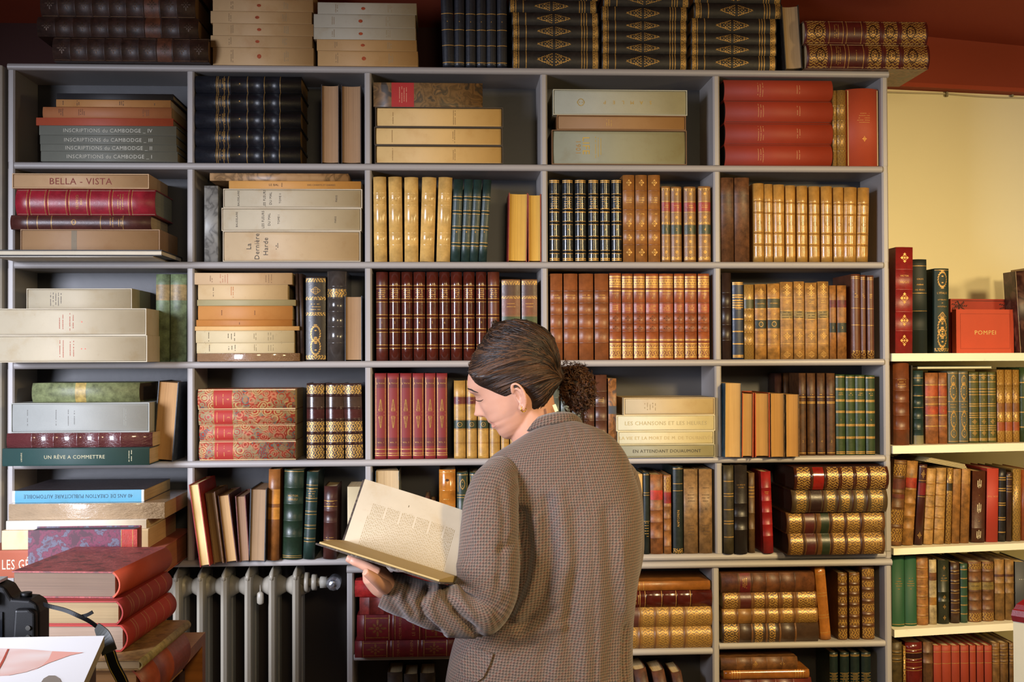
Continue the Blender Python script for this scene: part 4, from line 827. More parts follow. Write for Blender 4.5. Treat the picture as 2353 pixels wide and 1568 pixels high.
# ================= right wall shelves
RY=.03
U('R0',0,[(2060,2097,568,3)],S('7c1c18','leather',r=.08,b=[.21,.39,.6,.79],bk='7c1c18',o=[(.9,'dia',.5,.03),(.52,'dia',.5,.034),(.31,'dia',.5,.034),(.12,'dia',.5,.034)],T=[(.73,'VICTOR',.006,'h','g'),(.67,'HUGO',.008,'h','g')]),'tall red leather volume with gilt diamonds',Y=RY-.02,d=.2)
U('R0',0,[(2099,2131,596)],S('1a2420','cloth',r=.16,b=[.25,.45],bk='1a2420',T=[(.79,'CROIS',.006,'h','g'),(.73,'AVENIR',.0055,'h','g'),(.675,'DE VENISE',.0055,'h','g')],l=[.93,.64,.45]),'dark green black volume with gilt title',Y=RY)
U('R0',0,[(2150,2181,617,2)],S('14281c','cloth',r=.16,o=[(.87,'wreath',.8,.05),(.3,'wreath',.8,.06),(.18,'wreath',.8,.06),(.42,'loz',.7,.03)],g=[(.02,.06)],T=[(.71,"L'ITALIE",.0075,'h','g'),(.63,'LITTERAIRE',.0045,'h','g'),(.59,'ET',.004,'h','g'),(.55,'ARTISTIQUE',.0045,'h','g')],l=[.98]),'dark green volume with gilt arabesques lettered ITALIE',Y=RY,d=.19)
# POMPEI: two red books with their front covers towards the room
def cover_out(px0,px1,py,Y,th,c,label,extra=None,pages='c8a870',bz=None):
    bz=RZ[0] if bz is None else bz
    a=atr(px0,py,Y); b_=atr(px1,py,Y); W=(b_-a).length; H=a.z-bz-.0003
    t=empty('book',(a.x,a.y,bz+.0003),(0,0,RA),label,'book')
    m=mat('cloth',c); b=MB(); b.box((0,0,0),(W,.0025,H),m); b.box((0,th-.0025,0),(W,th,H),m); b.box((0,.0025,0),(.003,th-.0025,H),m); b.build('cover',t)
    b=MB(); b.box((.0031,.0026,.003),(W-.004,th-.0026,H-.003),mat('pages',pages)); b.build('page_block',t)
    return t,W,H
t,W,H=cover_out(2184,2334,687,.10,.03,'9a2c14','large red book with black corner arabesques behind the POMPEI book')
b=MB(); blk_=mat('ink','2c1210')
for cx in (.028,W-.028):
    for k in range(26):
        a=k*.9; r=.002+.0009*k; P=ell(cx+r*math.cos(a),H-.02+r*.6*math.sin(a),.0042,.0016,a+.8,6)
        b.face([(p[0],-.0004,p[1]) for p in P],blk_)
    for k in range(12):
        P=ell(cx-.012 if cx<.1 else cx+.012,.02+k*.011,.004,.0018,k*.9,6); b.face([(p[0],-.0004,p[1]) for p in P],blk_)
b.box((.004,-.0004,H-.006),(W-.004,-.0001,H-.0045),blk_)
b.build('printed_ornament',t,fix=False)
t,W,H=cover_out(2197,2329,711,.055,.02,'b4401f','small red book lettered POMPEI on its front cover')
b=MB(); vs,fs,_=text2d('POMPEI',True); b.add([(W/2+x*.0165*1.15,-.0005,H*.47+y*.0165) for x,y in vs],fs,mat('gold','e0bc70')); b.build('gilt_title',t,fix=False)
b=MB()
for (x0,z0,x1,z1) in ((.012,.012,W-.012,.0127),(.012,H-.0127,W-.012,H-.012),(.012,.012,.0127,H-.012),(W-.0127,.012,W-.012,H-.012)): b.box((x0,-.0003,z0),(x1,-.0001,z1),mat('ink','7a2410'))
b.build('stamped_border',t,fix=False)
U('R0',0,[(2342,2384,622,-10)],S('3a2018','marble',c2='5a3a2a',r=.1),'dark brown spattered volume leaning at frame edge',Y=RY-.01,d=.075)
U('R0',0,[(2386,2410,612,-12)],S('8a6838','leather',r=.1),'tan book at the frame edge',Y=RY+.02,d=.14)
# shelf R1
U('R1',0,[(2056,2091,833)],S('5e3016','leather',r=.2,b=[.19,.36,.52,.66,.8],bk='5e3016',micro=[(.75,4,.7,'g',.006)]),'broad chestnut ribbed volume',Y=RY-.015,d=.2)
U('R1',0,[(2093,2097,840,2)],S('3a3834','cloth'),'thin grey board booklet',Y=RY)
U('R1',0,[(2101,2123,852)],S('1a2c28','leather',r=.2,b=[.2,.35,.5,.65,.8],bk='1a2c28',l=[.5,.66,.8,.9],k=[(.0,.12,'6a6448')]),'dark blue green ribbed volume',Y=RY)
br_=S('7c4a24','worn',r=.18,k=[(.67,.82,'8c3c18'),(.42,.53,'8c3618')],l=[.25,.4,.56,.66,.83],lw=2,T=[(.47,'#',.008,'h','g')])
U('R1',0,[(2129,2157,857),(2159,2177,857)],br_,'brown volumes with bright orange labels',Y=RY)
U('R1',0,[(2180,2203,853),(2205,2226,853)],S('4c4c3c','leather',r=.2,o=[(.87,'wreath',.6,.03),(.72,'wreath',.8,.05),(.33,'wreath',.7,.05),(.14,'wreath',.7,.025)],l=[.03,.58,.44,.97],micro=[(.52,2,.7,'g',.007)]),'grey green volumes with gilt garlands',Y=RY)
U('R1',0,[(2229,2250,855),(2252,2270,855),(2272,2290,855)],S('4a4820','leather',r=.2,l=[.04,.06,.18,.21,.24,.36,.39,.42,.52,.55,.68,.72,.76,.86,.95],lw=1.6,o=[(.3,'fleur',.6,.016),(.14,'fleur',.6,.016),(.92,'fleur',.6,.014)],T=[(.61,'#',.007,'h','g')]),'olive gilt lined numbered volumes',Y=RY)
U('R1',0,[(2293,2309,850),(2311,2327,850),(2329,2343,850)],S('906224','gilt',r=.2,k=[(.42,.54,'7a4c20'),(.16,.28,'8a4420')],b=[.3,.55,.8],bk='8a5c24',T=[(.48,'#',.007,'h','5a3010')]),'golden volumes numbered on the spine',Y=RY)
U('R1',0,[(2346,2370,845),(2373,2392,845)],S('2c3c1c','leather',r=.2,l=[.2,.4,.6,.8],lw=2),'green volumes at the right frame edge',Y=RY)
zt=atr(2200,851,RY).z
a=atr(2112,848,RY); t=empty('magazine',(a.x,a.y+.01,zt+.004),(0,0,RA),'flat grey magazine lying across the tops of green and brown volumes','magazine')
b=MB(); b.box((0,0,0),(.225,.16,.0012),mat('paper','a8a488')); b.box((0,0,.0052),(.225,.16,.0064),mat('cloth','5c6458')); b.box((.0,.158,.0012),(.225,.16,.0052),mat('cloth','5c6458')); b.build('cover',t)
b=MB(); b.box((.001,.001,.0013),(.224,.157,.0051),mat('paper','c8c4a0')); b.build('page_block',t)
# shelf R2
def R2(items,st,desc,**k): U('R2',0,items,st,desc,Y=k.get('Y',RY),d=k.get('d',.17))
R2([(2052,2079,1058,14)],S('5c3a1a','worn',r=.2,g=[(.05,.2),(.25,.42),(.82,.95)],k=[(.66,.78,'54241a'),(.55,.6,'54241a')],b=[.22,.45,.62,.8],bk='5c3a1a',l=[.97]),'brown gilt volume leaning at left end')
R2([(2081,2105,1060,14)],S('94672f','worn',r=.2,k=[(.68,.8,'94301e')],b=[.2,.35,.5,.66],bk='94672f'),'tan volume with red label leaning')
R2([(2109,2126,1068,14)],S('3c1810','leather',r=.2,k=[(.62,.77,'6c1418')],o=[(.88,'fleur',.6,.025),(.12,'fleur',.6,.02)],l=[.6,.8,.97]),'slim maroon volume leaning')
R2([(2128,2148,1077,10),(2151,2173,1076,8)],S('a07840','worn',r=.2,b=[.2,.35,.5,.65,.8],bk='94682e',bc=1),'pale tan ribbed volumes leaning')
R2([(2176,2188,1076,7)],S('7a5426','gilt',r=.2,k=[(.7,.8,'2c2414')]),'slim gilt tan volume leaning')
R2([(2190,2207,1078,6),(2210,2229,1078,6)],S('8a5c28','worn',r=.16,k=[(.8,.98,'946a34')]),'plain tan volumes')
R2([(2236,2264,1083,4)],S('44200f','leather',r=.12,o=[(.83,'slash',.5,.03,'d8c8a0'),(.49,'slash',.5,.034,'d8c8a0'),(.12,'slash',.55,.03,'d8c8a0'),(.3,'dot',.06,.003),(.66,'dot',.05,.002)],b=[.2],bk='44200f'),'dark brown volume with pale slanted strokes')
R2([(2269,2294,1077,4)],S('a83420','cloth',r=.1,T=[(.62,'DOR. THE',.006,'u','c88850')]),'plain scarlet volume')
R2([(2296,2312,1078,3)],S('181412','leather',r=.2,l=[.13,.3,.33,.5,.53,.7,.73,.85,.88],lw=2),'black gilt banded volume')
R2([(2314,2326,1086,3)],S('3c2416','leather',r=.2,l=[.72,.76,.8,.9,.94]),'slim dark brown volume with gilt stripes')
R2([(2329,2347,1078,3)],S('80602c','gilt',r=.2),'gilded tan volume')
R2([(2349,2372,1080,2)],S('7c3c18','leather',r=.2),'reddish brown volume at frame edge')
a=atr(2130,1062,RY-.01)
t=empty('magazine_stack',(a.x,a.y+.015,a.z),(math.radians(0),math.radians(11),RA),'frayed papers lying tilted across the tan leaning volumes','papers')
b=MB()
for k in range(6): b.box((.003*k,-.002*(k%2),.0001+.0022*k),(.13-.002*k,.15,.002+.0022*k),mat('paper','9a8a60' if k%2 else 'b8a878'))
b.build('sheets',t)
# shelf R3
def R3(items,st,desc,**k): U('R3',0,items,st,desc,Y=k.get('Y',RY),d=k.get('d',.16))
R3([(2052,2079,1278),(2081,2107,1278)],S('1a4c30','cloth',r=.16,micro=[(.66,2,.5,'g',.008),(.59,2,.7,'g',.006),(.53,1,.2,'g')],l=[.03]),'bright green cloth volumes')
R3([(2109,2134,1281)],S('8a5c2c','worn',r=.2,b=[.14,.28,.42,.56,.7,.84],bk='8a5c2c',bc=1),'tan ribbed volume')
R3([(2137,2153,1287)],S('a8946a','worn',r=.2,k=[(.68,.8,'6c4424'),(.3,.42,'8a6024')]),'slim cream volume with brown labels')
R3([(2158,2182,1288)],S('242818','leather',r=.2,o=[(.88,'fleur',.3,.014),(.42,'fleur',.3,.014),(.27,'fleur',.3,.014),(.1,'fleur',.3,.014)],b=[.35,.5],bk='242818',micro=[(.72,3,.6,'g',.007)]),'dark olive volume with gilt flowers')
R3([(2187,2206,1293)],S('3a2414','leather',r=.2,b=[.2,.36,.52,.68,.84],bk='3a2414',bc=1),'dark brown ribbed volume')
R3([(2209,2224,1296)],S('2c4430','leather',r=.2,l=[.15,.3,.45,.6,.75,.9],lw=2),'slim sea green volume')
R3([(2229,2257,1292),(2260,2285,1292)],S('6a4422','worn',r=.2,b=[.2,.36,.52,.68,.84],bk='5a381b',g=[(.02,.15),(.88,.97)],k=[(.52,.66,'7a6430')],T=[(.6,'OEUVRES',.0055,'h','2a1c10')]),'brown worn volumes with black spine title')
R3([(2288,2309,1287),(2312,2331,1287)],S('7c5a2c','worn',r=.2,b=[.45,.62],bk='7c5a2c',k=[(.72,.76,'4c2c1c')]),'plain tan volumes beside grey one')
R3([(2335,2362,1292)],S('4a4a48','cloth',r=.1,micro=[(.7,1,.5,'c8c0a8')]),'grey cloth volume at frame edge')
# shelf R4
def R4(items,st,desc,**k): U('R4',0,items,st,desc,Y=k.get('Y',RY),d=k.get('d',.16))
R4([(2053,2074,1476)],S('4a3c20','worn',r=.2,b=[.75,.85],bk='4a3c20',bc=1),'dark olive tan volume')
R4([(2076,2082,1486)],S('5c4420','gilt',r=.2),'very thin gilt volume')
R4([(2084,2121,1477)],S('5a1a14','gloss',r=.2,b=[.62,.74,.87],bk='5a1a14',bc=1,k=[(.76,.85,'2a1410')]),'broad dark red ribbed volume')
R4([(2124,2145,1477)],S('5c3c20','worn',r=.2,b=[.7,.85],bk='5c3c20'),'brown worn volume')
R4([(2147,2164,1484),(2166,2186,1484),(2188,2206,1484),(2209,2227,1484),(2230,2243,1484),(2246,2261,1484),(2264,2280,1484)],S('94361c','cloth',r=.14,l=[.9,.72],lw=1),'orange red plain volumes')
R4([(2282,2298,1478),(2300,2318,1478),(2321,2332,1478)],S('6a4a24','worn',r=.2,b=[.7,.8,.9],bk='6a4a24',bc=1),'brown tan ribbed volumes')

# ---------------------------------------------------------------- radiator
t=empty('radiator',(at(600,1345,-.0).x,.05,0.12),label='old cream cast iron column radiator under the bookcase shelf',cat='radiator')
rm=mat('paint','8d877a'); RI=-Vector(t.location)
def tp(mb,name,tt,fix=True):
    o=mb.build(name,fix=fix); o.parent=tt; o.matrix_parent_inverse=Matrix.Translation(-Vector(tt.location)); return o
zhub=at(600,1347,.03).z; ztop=at(600,1307,.0).z
for k in range(-3,6):
    xc=at(401+55*k,1400,.0).x+.003
    b=MB()
    prof=[(xc-.0095,.010),(xc-.0075,.002),(xc,-.004),(xc+.0075,.002),(xc+.0095,.010),(xc+.0095,.045),(xc+.0065,.050),(xc+.0065,.072),(xc+.0095,.077),(xc+.0095,.118),(xc,.125),(xc-.0095,.118),(xc-.0095,.077),(xc-.0065,.072),(xc-.0065,.050),(xc-.0095,.045)]
    b.prism(prof,'z',.12,ztop-.022,rm,smooth=False)
    # gabled head
    n=16; ring=[]
    for (dz,s) in ((-.030,1.0),(-.018,1.05),(-.008,.62),(0,.12)):
        ring.append([(xc+.0105*s*math.copysign(abs(math.cos(a))**.8,math.cos(a)), .066+(.072 if dz<-.01 else .05 if dz<-.001 else .03)*math.sin(a), ztop+dz) for a in [2*math.pi*i/n for i in range(n)]])
    b.grid(ring,rm,True,closeu=True,caps=True)
    for zz in (zhub-.004,.17):
        rows=[]
        for (dx,r) in ((-.031,.017),(-.026,.020),(-.012,.028),(0,.034),(.012,.028),(.026,.020),(.031,.017)):
            rows.append([(xc+dx,.06+r*math.cos(a)*1.1,zz+r*math.sin(a)) for a in [2*math.pi*i/16 for i in range(16)]])
        b.grid(rows,rm,True,closeu=True,caps=True)
    tp(b,'radiator_section',t)
xr=at(401+55*5,1400,0).x
for (xx,mm,nm) in ((xr-.1+.02-.055,rm,None),):
    pass
for k in (-3,2): 
    b=MB(); xc=at(401+55*k,1400,0).x; b.prism([(xc-.012,.02),(xc+.012,.02),(xc+.012,.12),(xc-.012,.12)],'z',.0,.14,rm); tp(b,'foot',t)
b=MB(); pz=at(740,1340,.03).z; X=lambda px: at(px,1340,.03).x
def cyl(b,x0,x1,y,z,r,m,n=20): b.grid([[(xx,y+r*math.cos(a),z+r*math.sin(a)) for a in [2*math.pi*i/n for i in range(n)]] for xx in (x0,x1)],m,True,closeu=True,caps=True)
cyl(b,X(690),X(762),.04,pz,.011,rm); cyl(b,X(700),X(709),.04,pz,.026,rm); cyl(b,X(716),X(727),.04,pz,.021,rm,10); cyl(b,X(735),X(750),.04,pz,.016,mat('plain','8d8a80'),6); tp(b,'pipe_fitting',t)
b=MB(); xc=X(768); zz=pz+.001
rows=[]
for (y,r) in ((.06,.017),(.03,.019),(.012,.019),(.008,.017),(.004,.012),(-.006,.010),(-.008,.005),(-.012,.004)):
    rows.append([(xc+r*math.cos(a),y,zz+r*math.sin(a)) for a in [2*math.pi*i/12 for i in range(12)]])
b.grid(rows,mat('metal','b8bcc4'),False,closeu=True,caps=True); o=tp(b,'valve_cap',t); o['label']='chrome valve cap'
b=MB(); p=at(597,1376,-.02); rows=[[(p.x+r*math.cos(a),-.012+r*.7*math.sin(a),p.z+dz) for a in [2*math.pi*i/12 for i in range(12)]] for dz,r in ((-.017,.004),(-.013,.0085),(0,.009),(.012,.008),(.016,.003))]
b.grid(rows,rm,True,closeu=True,caps=True); b.tube([(p.x,-.012,p.z+.015),(p.x-.002,0.0,p.z+.03)],.0015,rm,5); tp(b,'bleed_key',t)

# ---------------------------------------------------------------- foreground left: wooden case, stack, picture book, camera
CZ=.92; fx=at(472,1441,-.52).x
wd=mat('wood','a8682c')
t=empty('wooden_bookcase',(fx-.2,-.9,0),label='low honey coloured wooden bookcase under the pile of red books',cat='bookcase')
b=MB(); b.box((fx-.34,-1.36,CZ-.022),(fx,-.52,CZ),wd); tp(b,'top_board',t)
for (ya,yb) in ((-.55,-.52),(-1.36,-1.33)):
    b=MB(); b.box((fx-.34,ya,.0),(fx,yb,CZ-.022),wd); tp(b,'side_panel',t)
b=MB(); b.box((fx-.34,-1.33,0.02),(fx-.325,-.55,CZ-.022),wd); tp(b,'back_panel',t)
for zz in (.60,.28,.04):
    b=MB(); b.box((fx-.325,-1.33,zz),(fx-.002,-.55,zz+.02),wd); tp(b,'shelf',t)
M_side=Matrix(((0,-1,0),(1,0,0),(0,0,1)))            # upright book with its spine towards +x
yy=-.56
for k,(w_,h_,cc) in enumerate(((.034,.235,'4a2c1c'),(.05,.21,'7a3418'),(.042,.22,'5a3a20'),(.038,.23,'6a2c1c'),(.04,.215,'4c3420'),(.036,.22,'5c2418'))):
    yy-=w_/2+.0006; d_=S(cc,'worn',r=.2,b=4,bk=cc,bc=1)
    book('book',['dark brown book beside the far end inside the wooden case','rust red worn book inside the wooden case, second from far end','brown book inside the wooden case, third from far end','dark red book inside the wooden case, fourth from far end','dull brown book inside the wooden case, fifth from far end','maroon book inside the wooden case, nearest the camera'][k],'worn books inside the wooden case',w_,h_,.16,d_,Vector((fx-.03,yy,.6202)),M_side.to_euler()); yy-=w_/2+.0006
M_flat=Matrix(((0,-1,0),(0,0,1),(-1,0,0)))           # lying, spine to +x, tail towards the camera
def flat(z,th,L,D,px,yn,yawd,st,label,name='book'):
    X=at(px,1400,yn).x
    R_=Matrix.Rotation(math.radians(yawd),3,'Z')@M_flat
    book(name,label,'red books piled on the wooden case' if 'red book' in label else None,th,L,D,st,Vector((X,yn,z+th/2+.0004)),R_.to_euler()); return z+th+.0006
z=CZ+.0003
z=flat(z,.077,.27,.23,332,-1.10,-3,S('8c3c1c','leather',r=.25,bm=('spot','5c2a24','5a5650'),p='8c6434',b=[.3,.6]),'thick worn book with orange leather spine at pile bottom')
z=flat(z,.017,.28,.235,328,-1.11,-3,S('94804c','worn',r=.35,bm=('worn','8a6a3c'),p='9c8868'),'slim vellum edged book, second from pile bottom')
red_=lambda c,**k: S(c,'cloth',r=.26,th=.003,**k)
z=flat(z,.044,.262,.185,294,-1.06,-4,red_('a02818',p='8e7a68',l=[.16,.2,.36,.42,.56,.72,.86],lw=1.2),'bright red book, lowest of three in the pile','book')
z=flat(z,.039,.262,.19,283,-1.06,-4,red_('8a2018',p='8a7652',l=[.16,.2,.3,.42,.56,.72,.86],lw=1.2),'dark red book, middle of three in the pile','book')
z=flat(z,.044,.25,.185,276,-1.04,-6,red_('b04020',p='64503f',bm=('spot','84302e','94403c')),'faded red book topmost of the pile, orange spine','book')
ztopstack=z
# marbled book standing behind the pile
a=at(325,1250,-.72); zt=at(300,1218,-.76).z
book('book','crimson marbled book standing behind the pile of red books',None,.05,zt-CZ-.0004,.205,dict(S('7c2416','leather',r=.12,g=[],b=[.2,.4,.6,.8],bk='7c2416',bm=('spot','5e1230','4a4c5c'),p='4a4450')),Vector((a.x,-.725,CZ+.0003)),M_side.to_euler())
mbk=bpy.data.objects[[o.name for o in bpy.data.objects if o.get('label','').startswith('crimson marbled')][0]]
b=MB(); b.box((-.0254,.0,.0003),(-.0250,.030,zt-CZ-.001),mat('leather','8c2416')); b.build('leather_spine_edge',mbk)
b=MB(); b.box((-.0258,.008,.0003),(-.0254,.0088,zt-CZ-.001),GOLDM()); b.box((-.0258,.0295,.0003),(-.0254,.0302,zt-CZ-.001),GOLDM()); b.build('gilt_rule',mbk)

# picture book lying in front (white pages with a photograph)
p0=at(240,1424,-1.38); p1=at(195,1568,-1.60); dirn=(p1-p0); dirn.z=0; dirn.normalize()
zp=1.118
t=empty('picture_book',(p0.x,p0.y,zp),label='open white picture book showing a pink skin toned photograph, front left corner',cat='book')
ax=Vector((-1,0,0)); ay=dirn
def pbq(u,v,z): q=p0+ax*u+ay*v; return Vector((q.x,q.y,z))
b=MB(); th=.014
vs=[pbq(u,v,z_) for z_ in (zp-th,zp) for u,v in ((0,0),(.34,0),(.34,.42),(0,.42))]
b.add(vs,[(0,1,2,3),(4,5,6,7),(0,1,5,4),(1,2,6,5),(2,3,7,6),(3,0,4,7)],mat('paper','e6dba8'))
tp(b,'page_block',t)
wp=mat('ink','f2f0ee')
b=MB(); b.add([pbq(-.000,-.0,zp+.0004),pbq(.34,0,zp+.0004),pbq(.34,.42,zp+.0004),pbq(0.0,.42,zp+.0004)],[(0,1,2,3)],wp); o=tp(b,'white_page',t,fix=False)
N=NT('skin_print'); tcn=N.n('ShaderNodeTexCoord'); gg=N.noise(tcn.outputs['Object'],9,2); N.l(N.ramp(gg,[(.35,srgb('eab4a4')),(.5,srgb('f4d6ca')),(.65,srgb('f8e8e0'))]),N.b.inputs['Base Color']); N.b.inputs['Roughness'].default_value=.35
def print_px(pts,m,name,dz=.0008):
    vs=[]
    for (x,y) in pts:
        d=ray(x,y); q=CAM+d*((zp+dz-CAM.z)/d.z); vs.append(q)
    b=MB(); b.face(vs,m); tp(b,name,t,fix=False)
print_px([(-30,1490),(60,1492),(120,1497),(112,1515),(95,1532),(60,1545),(20,1553),(-30,1555)],N.m,'printed_photograph')
print_px([(120,1497),(192,1500),(160,1507),(110,1525),(70,1544),(95,1530),(112,1514)],mat('ink','eaa896'),'printed_photograph')
print_px([(-5,1535),(6,1515),(17,1492),(21,1492),(10,1518),(-2,1540)],mat('ink','b04a34'),'printed_photograph',.0011)
print_px([(92,1572),(100,1560),(112,1553),(126,1553),(137,1560),(143,1572)],mat('ink','8c8072'),'printed_photograph')
# small table carrying picture book and camera
tb=empty('side_table',(p0.x-.3,p0.y-.2,0),label='low table carrying the camera and the open picture book',cat='table')
b=MB(); vs=[pbq(u,v,z_) for z_ in (zp-.067,zp-.0372) for u,v in ((.01,.012),(.01,.5),(.5,.5),(.5,-.17),(.13,-.17),(.13,.012))]
n=6; b.add(vs,[tuple(range(n)),tuple(range(n,2*n))]+[(i,(i+1)%n,n+(i+1)%n,n+i) for i in range(n)],mat('wood','4a3424')); tp(b,'table_top',tb)
for (u,v) in ((.05,.05),(.05,.46),(.46,.46),(.46,-.13)):
    q=pbq(u,v,0); b=MB(); b.box((q.x-.02,q.y-.02,0),(q.x+.02,q.y+.02,zp-.067),mat('wood','4a3424')); tp(b,'leg',tb)
t2=empty('closed_portfolio',pbq(.17,.2,zp-.037),label='dark closed portfolio under the white picture book',cat='portfolio')
b=MB(); vs=[pbq(u,v,z_) for z_ in (zp-.037,zp-th-.0004) for u,v in ((.012,.012),(.34,.012),(.34,.4),(.012,.4))]
b.add(vs,[(0,1,2,3),(4,5,6,7),(0,1,5,4),(1,2,6,5),(2,3,7,6),(3,0,4,7)],mat('cloth','2c2826')); tp(b,'cover',t2)
# camera
bk=mat('black','060607'); zb_=zp-.037
cx0=at(97,1400,-1.31).x; W=.145
cm=empty('camera',(cx0-W/2,-1.30,zb_),label='black digital camera with its strap standing behind the picture book',cat='camera')
s_=1.69/2651
b=MB()
prof=[(-W/2,.0),(-W/2,.066),(-W/2+.012,.076),(-.028,.078),(-.02,.095),(-.008,.099),(.012,.099),(.024,.094),(.034,.078),(W/2-.014,.076),(W/2-.004,.070),(W/2,.058),(W/2,0)]
b.prism([(x,z_) for x,z_ in prof],'y',-.022,.022,bk); b.prism([(W/2-.034,.0),(W/2,.0),(W/2-.001,.06),(W/2-.01,.066),(W/2-.03,.066)],'y',-.036,-.0221,bk)
o=b.build('camera_body',cm)
md=o.modifiers.new('bevel','BEVEL'); md.width=.004; md.segments=3; md.limit_method='ANGLE'
b=MB(); b.tube([(W/2-.026,0,.0765),(W/2-.026,0,.083)],.008,bk,16); b.build('mode_dial',cm)
b=MB(); b.box((W/2-.012,-.0228,.02),(W/2-.004,-.0222,.05),mat('plain','b0a890')); b.build('buttons',cm) if False else None
b=MB(); b.box((-.006,-.018,.1),(.016,.012,.104),mat('metal','c8ccd0')); b.build('hot_shoe',cm)
b=MB(); b.box((-.05,-.0245,.012),(.022,-.0222,.06),mat('gloss','101216')); b.build('screen',cm)
b=MB(); b.box((-.03,-.030,.070),(.018,-.0225,.088),bk); b.build('viewfinder',cm)
b=MB(); b.tube([(0,.022,.04),(0,.075,.04)],.032,bk,24); b.build('lens',cm)
for q in range(3):
    b=MB(); b.tube([(W/2-.01,-.0362,.014+.013*q),(W/2-.01,-.0385,.014+.013*q)],.0035,mat('metal','8c8c88'),10); b.build('button',cm)
def ribbon(pts,wid,nm,m,parent,edge=None):
    b=MB(); n=len(pts)
    rows=[]
    for i,p in enumerate(pts):
        p=Vector(p); tdir=(Vector(pts[min(i+1,n-1)])-Vector(pts[max(0,i-1)])).normalized(); side=tdir.cross(CF).normalized()*wid[i]/2; nn=CF*.0012
        rows.append([p-side-nn,p+side-nn,p+side+nn,p-side+nn])
    b.grid(rows,m,False,closeu=True,caps=True)
    if edge:
        for s in (-.8,.8):
            rr_=[]
            for i,p in enumerate(pts):
                p=Vector(p); tdir=(Vector(pts[min(i+1,n-1)])-Vector(pts[max(0,i-1)])).normalized(); sd=tdir.cross(CF).normalized(); q=p+sd*wid[i]/2*s-CF*.0015; rr_.append([q-sd*.0005,q+sd*.0005])
            b.grid(rr_,edge,False)
    o=b.build(nm,fix=True); o.parent=parent; o.matrix_parent_inverse=Matrix.Translation(-Vector(parent.location))
def sm(pts,k=6):
    pts=[Vector(p) for p in pts]; out=[]
    for i in range(len(pts)-1):
        p0_,p1_,p2_,p3_=pts[max(i-1,0)],pts[i],pts[i+1],pts[min(i+2,len(pts)-1)]
        for j in range(k):
            t_=j/k; out.append(.5*((2*p1_)+(p2_-p0_)*t_+(2*p0_-5*p1_+4*p2_-p3_)*t_*t_+(3*p1_-p0_-3*p2_+p3_)*t_**3))
    out.append(pts[-1]); return out
P_=[at(100,1389,-1.31),at(115,1394,-1.33),at(150,1403,-1.34),at(178,1415,-1.345),at(205,1428,-1.34),at(228,1445,-1.33)]
sp=sm(P_); ribbon(sp,[.0055]*len(sp),'strap',bk,cm)
P_=[at(185,1418,-1.34),at(200,1414,-1.345),at(213,1407,-1.35)]; sp=sm(P_); ribbon(sp,[.005]*len(sp),'strap_end',bk,cm)
P_=[at(222,1440,-1.34),at(240,1468,-1.36),at(252,1500,-1.37),at(262,1530,-1.37),at(280,1565,-1.37),at(292,1600,-1.37)]; sp=sm(P_)
ribbon(sp[:13],[.010+.012*min(1,i/5) for i in range(13)],'strap_pad',mat('black','2a2a26'),cm)
ribbon(sp[12:],[.016]*len(sp[12:]),'strap',bk,cm,edge=mat('ink','b89a3c'))

# white cabinet corner with red padded top at the right edge
a=at(2334,1425,-.72); r_=at(2327,1425,-.45); zt=at(2340,1364,-.60).z; zb2=at(2334,1425,-.72).z
t=empty('padded_stool',(a.x+.12,-.6,0),label='white stool with dark red padded top at the right edge',cat='stool')
lx=at(2328,1425,-.60).x; zb2=at(2328,1428,-.60).z; zt=zb2+.055
fp=[(lx,-.60),(lx+.13,-.75),(lx+.28,-.62),(lx+.15,-.46)]
b=MB(); b.prism(fp,'z',0,zb2,mat('wall','b8b4a0')); tp(b,'body',t)
rows=[]; cx_=sum(p[0] for p in fp)/4; cy_=-.608
for dz,k_ in ((0,1.0),(.0,1.01),(.012,1.03),(.024,1.01),(.026,.99),(.036,.95),(.050,.80)):
    rows.append([(cx_+(x-cx_)*k_,cy_+(y-cy_)*k_,zb2+dz) for x,y in fp])
b=MB(); b.grid(rows,mat('leather','6c0f14'),False,closeu=True,caps=True); tp(b,'cushion',t)

# ---------------------------------------------------------------- open book in her hand
E0=at(726,1248,-.90); E1=at(1012,1339,-.90); G0=at(787,1256,-.745); EV=E1-E0; T0=at(838,1104,-.675)
ob=empty('open_book',G0,label='open old book with yellowed pages held up by the woman',cat='book')
def tpo(b,name,fix=True): return tp(b,name,ob,fix)
nrm=(EV.cross(E0-G0)).normalized(); nrm=nrm if nrm.z>0 else -nrm
nT=(EV.cross(T0-G0)).normalized(); nT=nT if nT.y<0 else -nT
brd=mat('spot','4c4340','6a6058')
def slab(A,B_,C,D,n,t,m,name):
    b=MB(); vs=[A,B_,C,D,A+n*t,B_+n*t,C+n*t,D+n*t]; b.add(vs,[(0,1,2,3),(4,5,6,7),(0,1,5,4),(1,2,6,5),(2,3,7,6),(3,0,4,7)],m); return tpo(b,name)
slab(E0,E0+EV,G0+EV,G0,-nrm,.0032,brd,'lower_cover')
T0b=G0+(T0-G0)*1.04
off=-nT*.016
slab(G0+off-EV*.02,G0+EV*1.01+off,T0b+EV*1.01+off,T0b-EV*.02+off,-nT,.003,brd,'upper_cover')
b=MB(); b.add([G0-nrm*.003,G0+EV-nrm*.003,G0+EV+off-nrm*.003,G0+off-nrm*.003,G0-nrm*.0,G0+EV,G0+EV+off*1.1,G0+off*1.1],[(0,1,2,3),(4,5,6,7),(0,1,5,4),(1,2,6,5),(2,3,7,6),(3,0,4,7)],brd); tpo(b,'book_spine')
pgm=mat('paper','b8ac96'); pge=mat('pages','c4a468')
a0=.018; b=MB(); A=E0+(G0-E0)*.03+EV*a0; B_=E0+(G0-E0)*.03+EV*(1-a0); C=G0+EV*(1-a0); D=G0+EV*a0
rows=[]
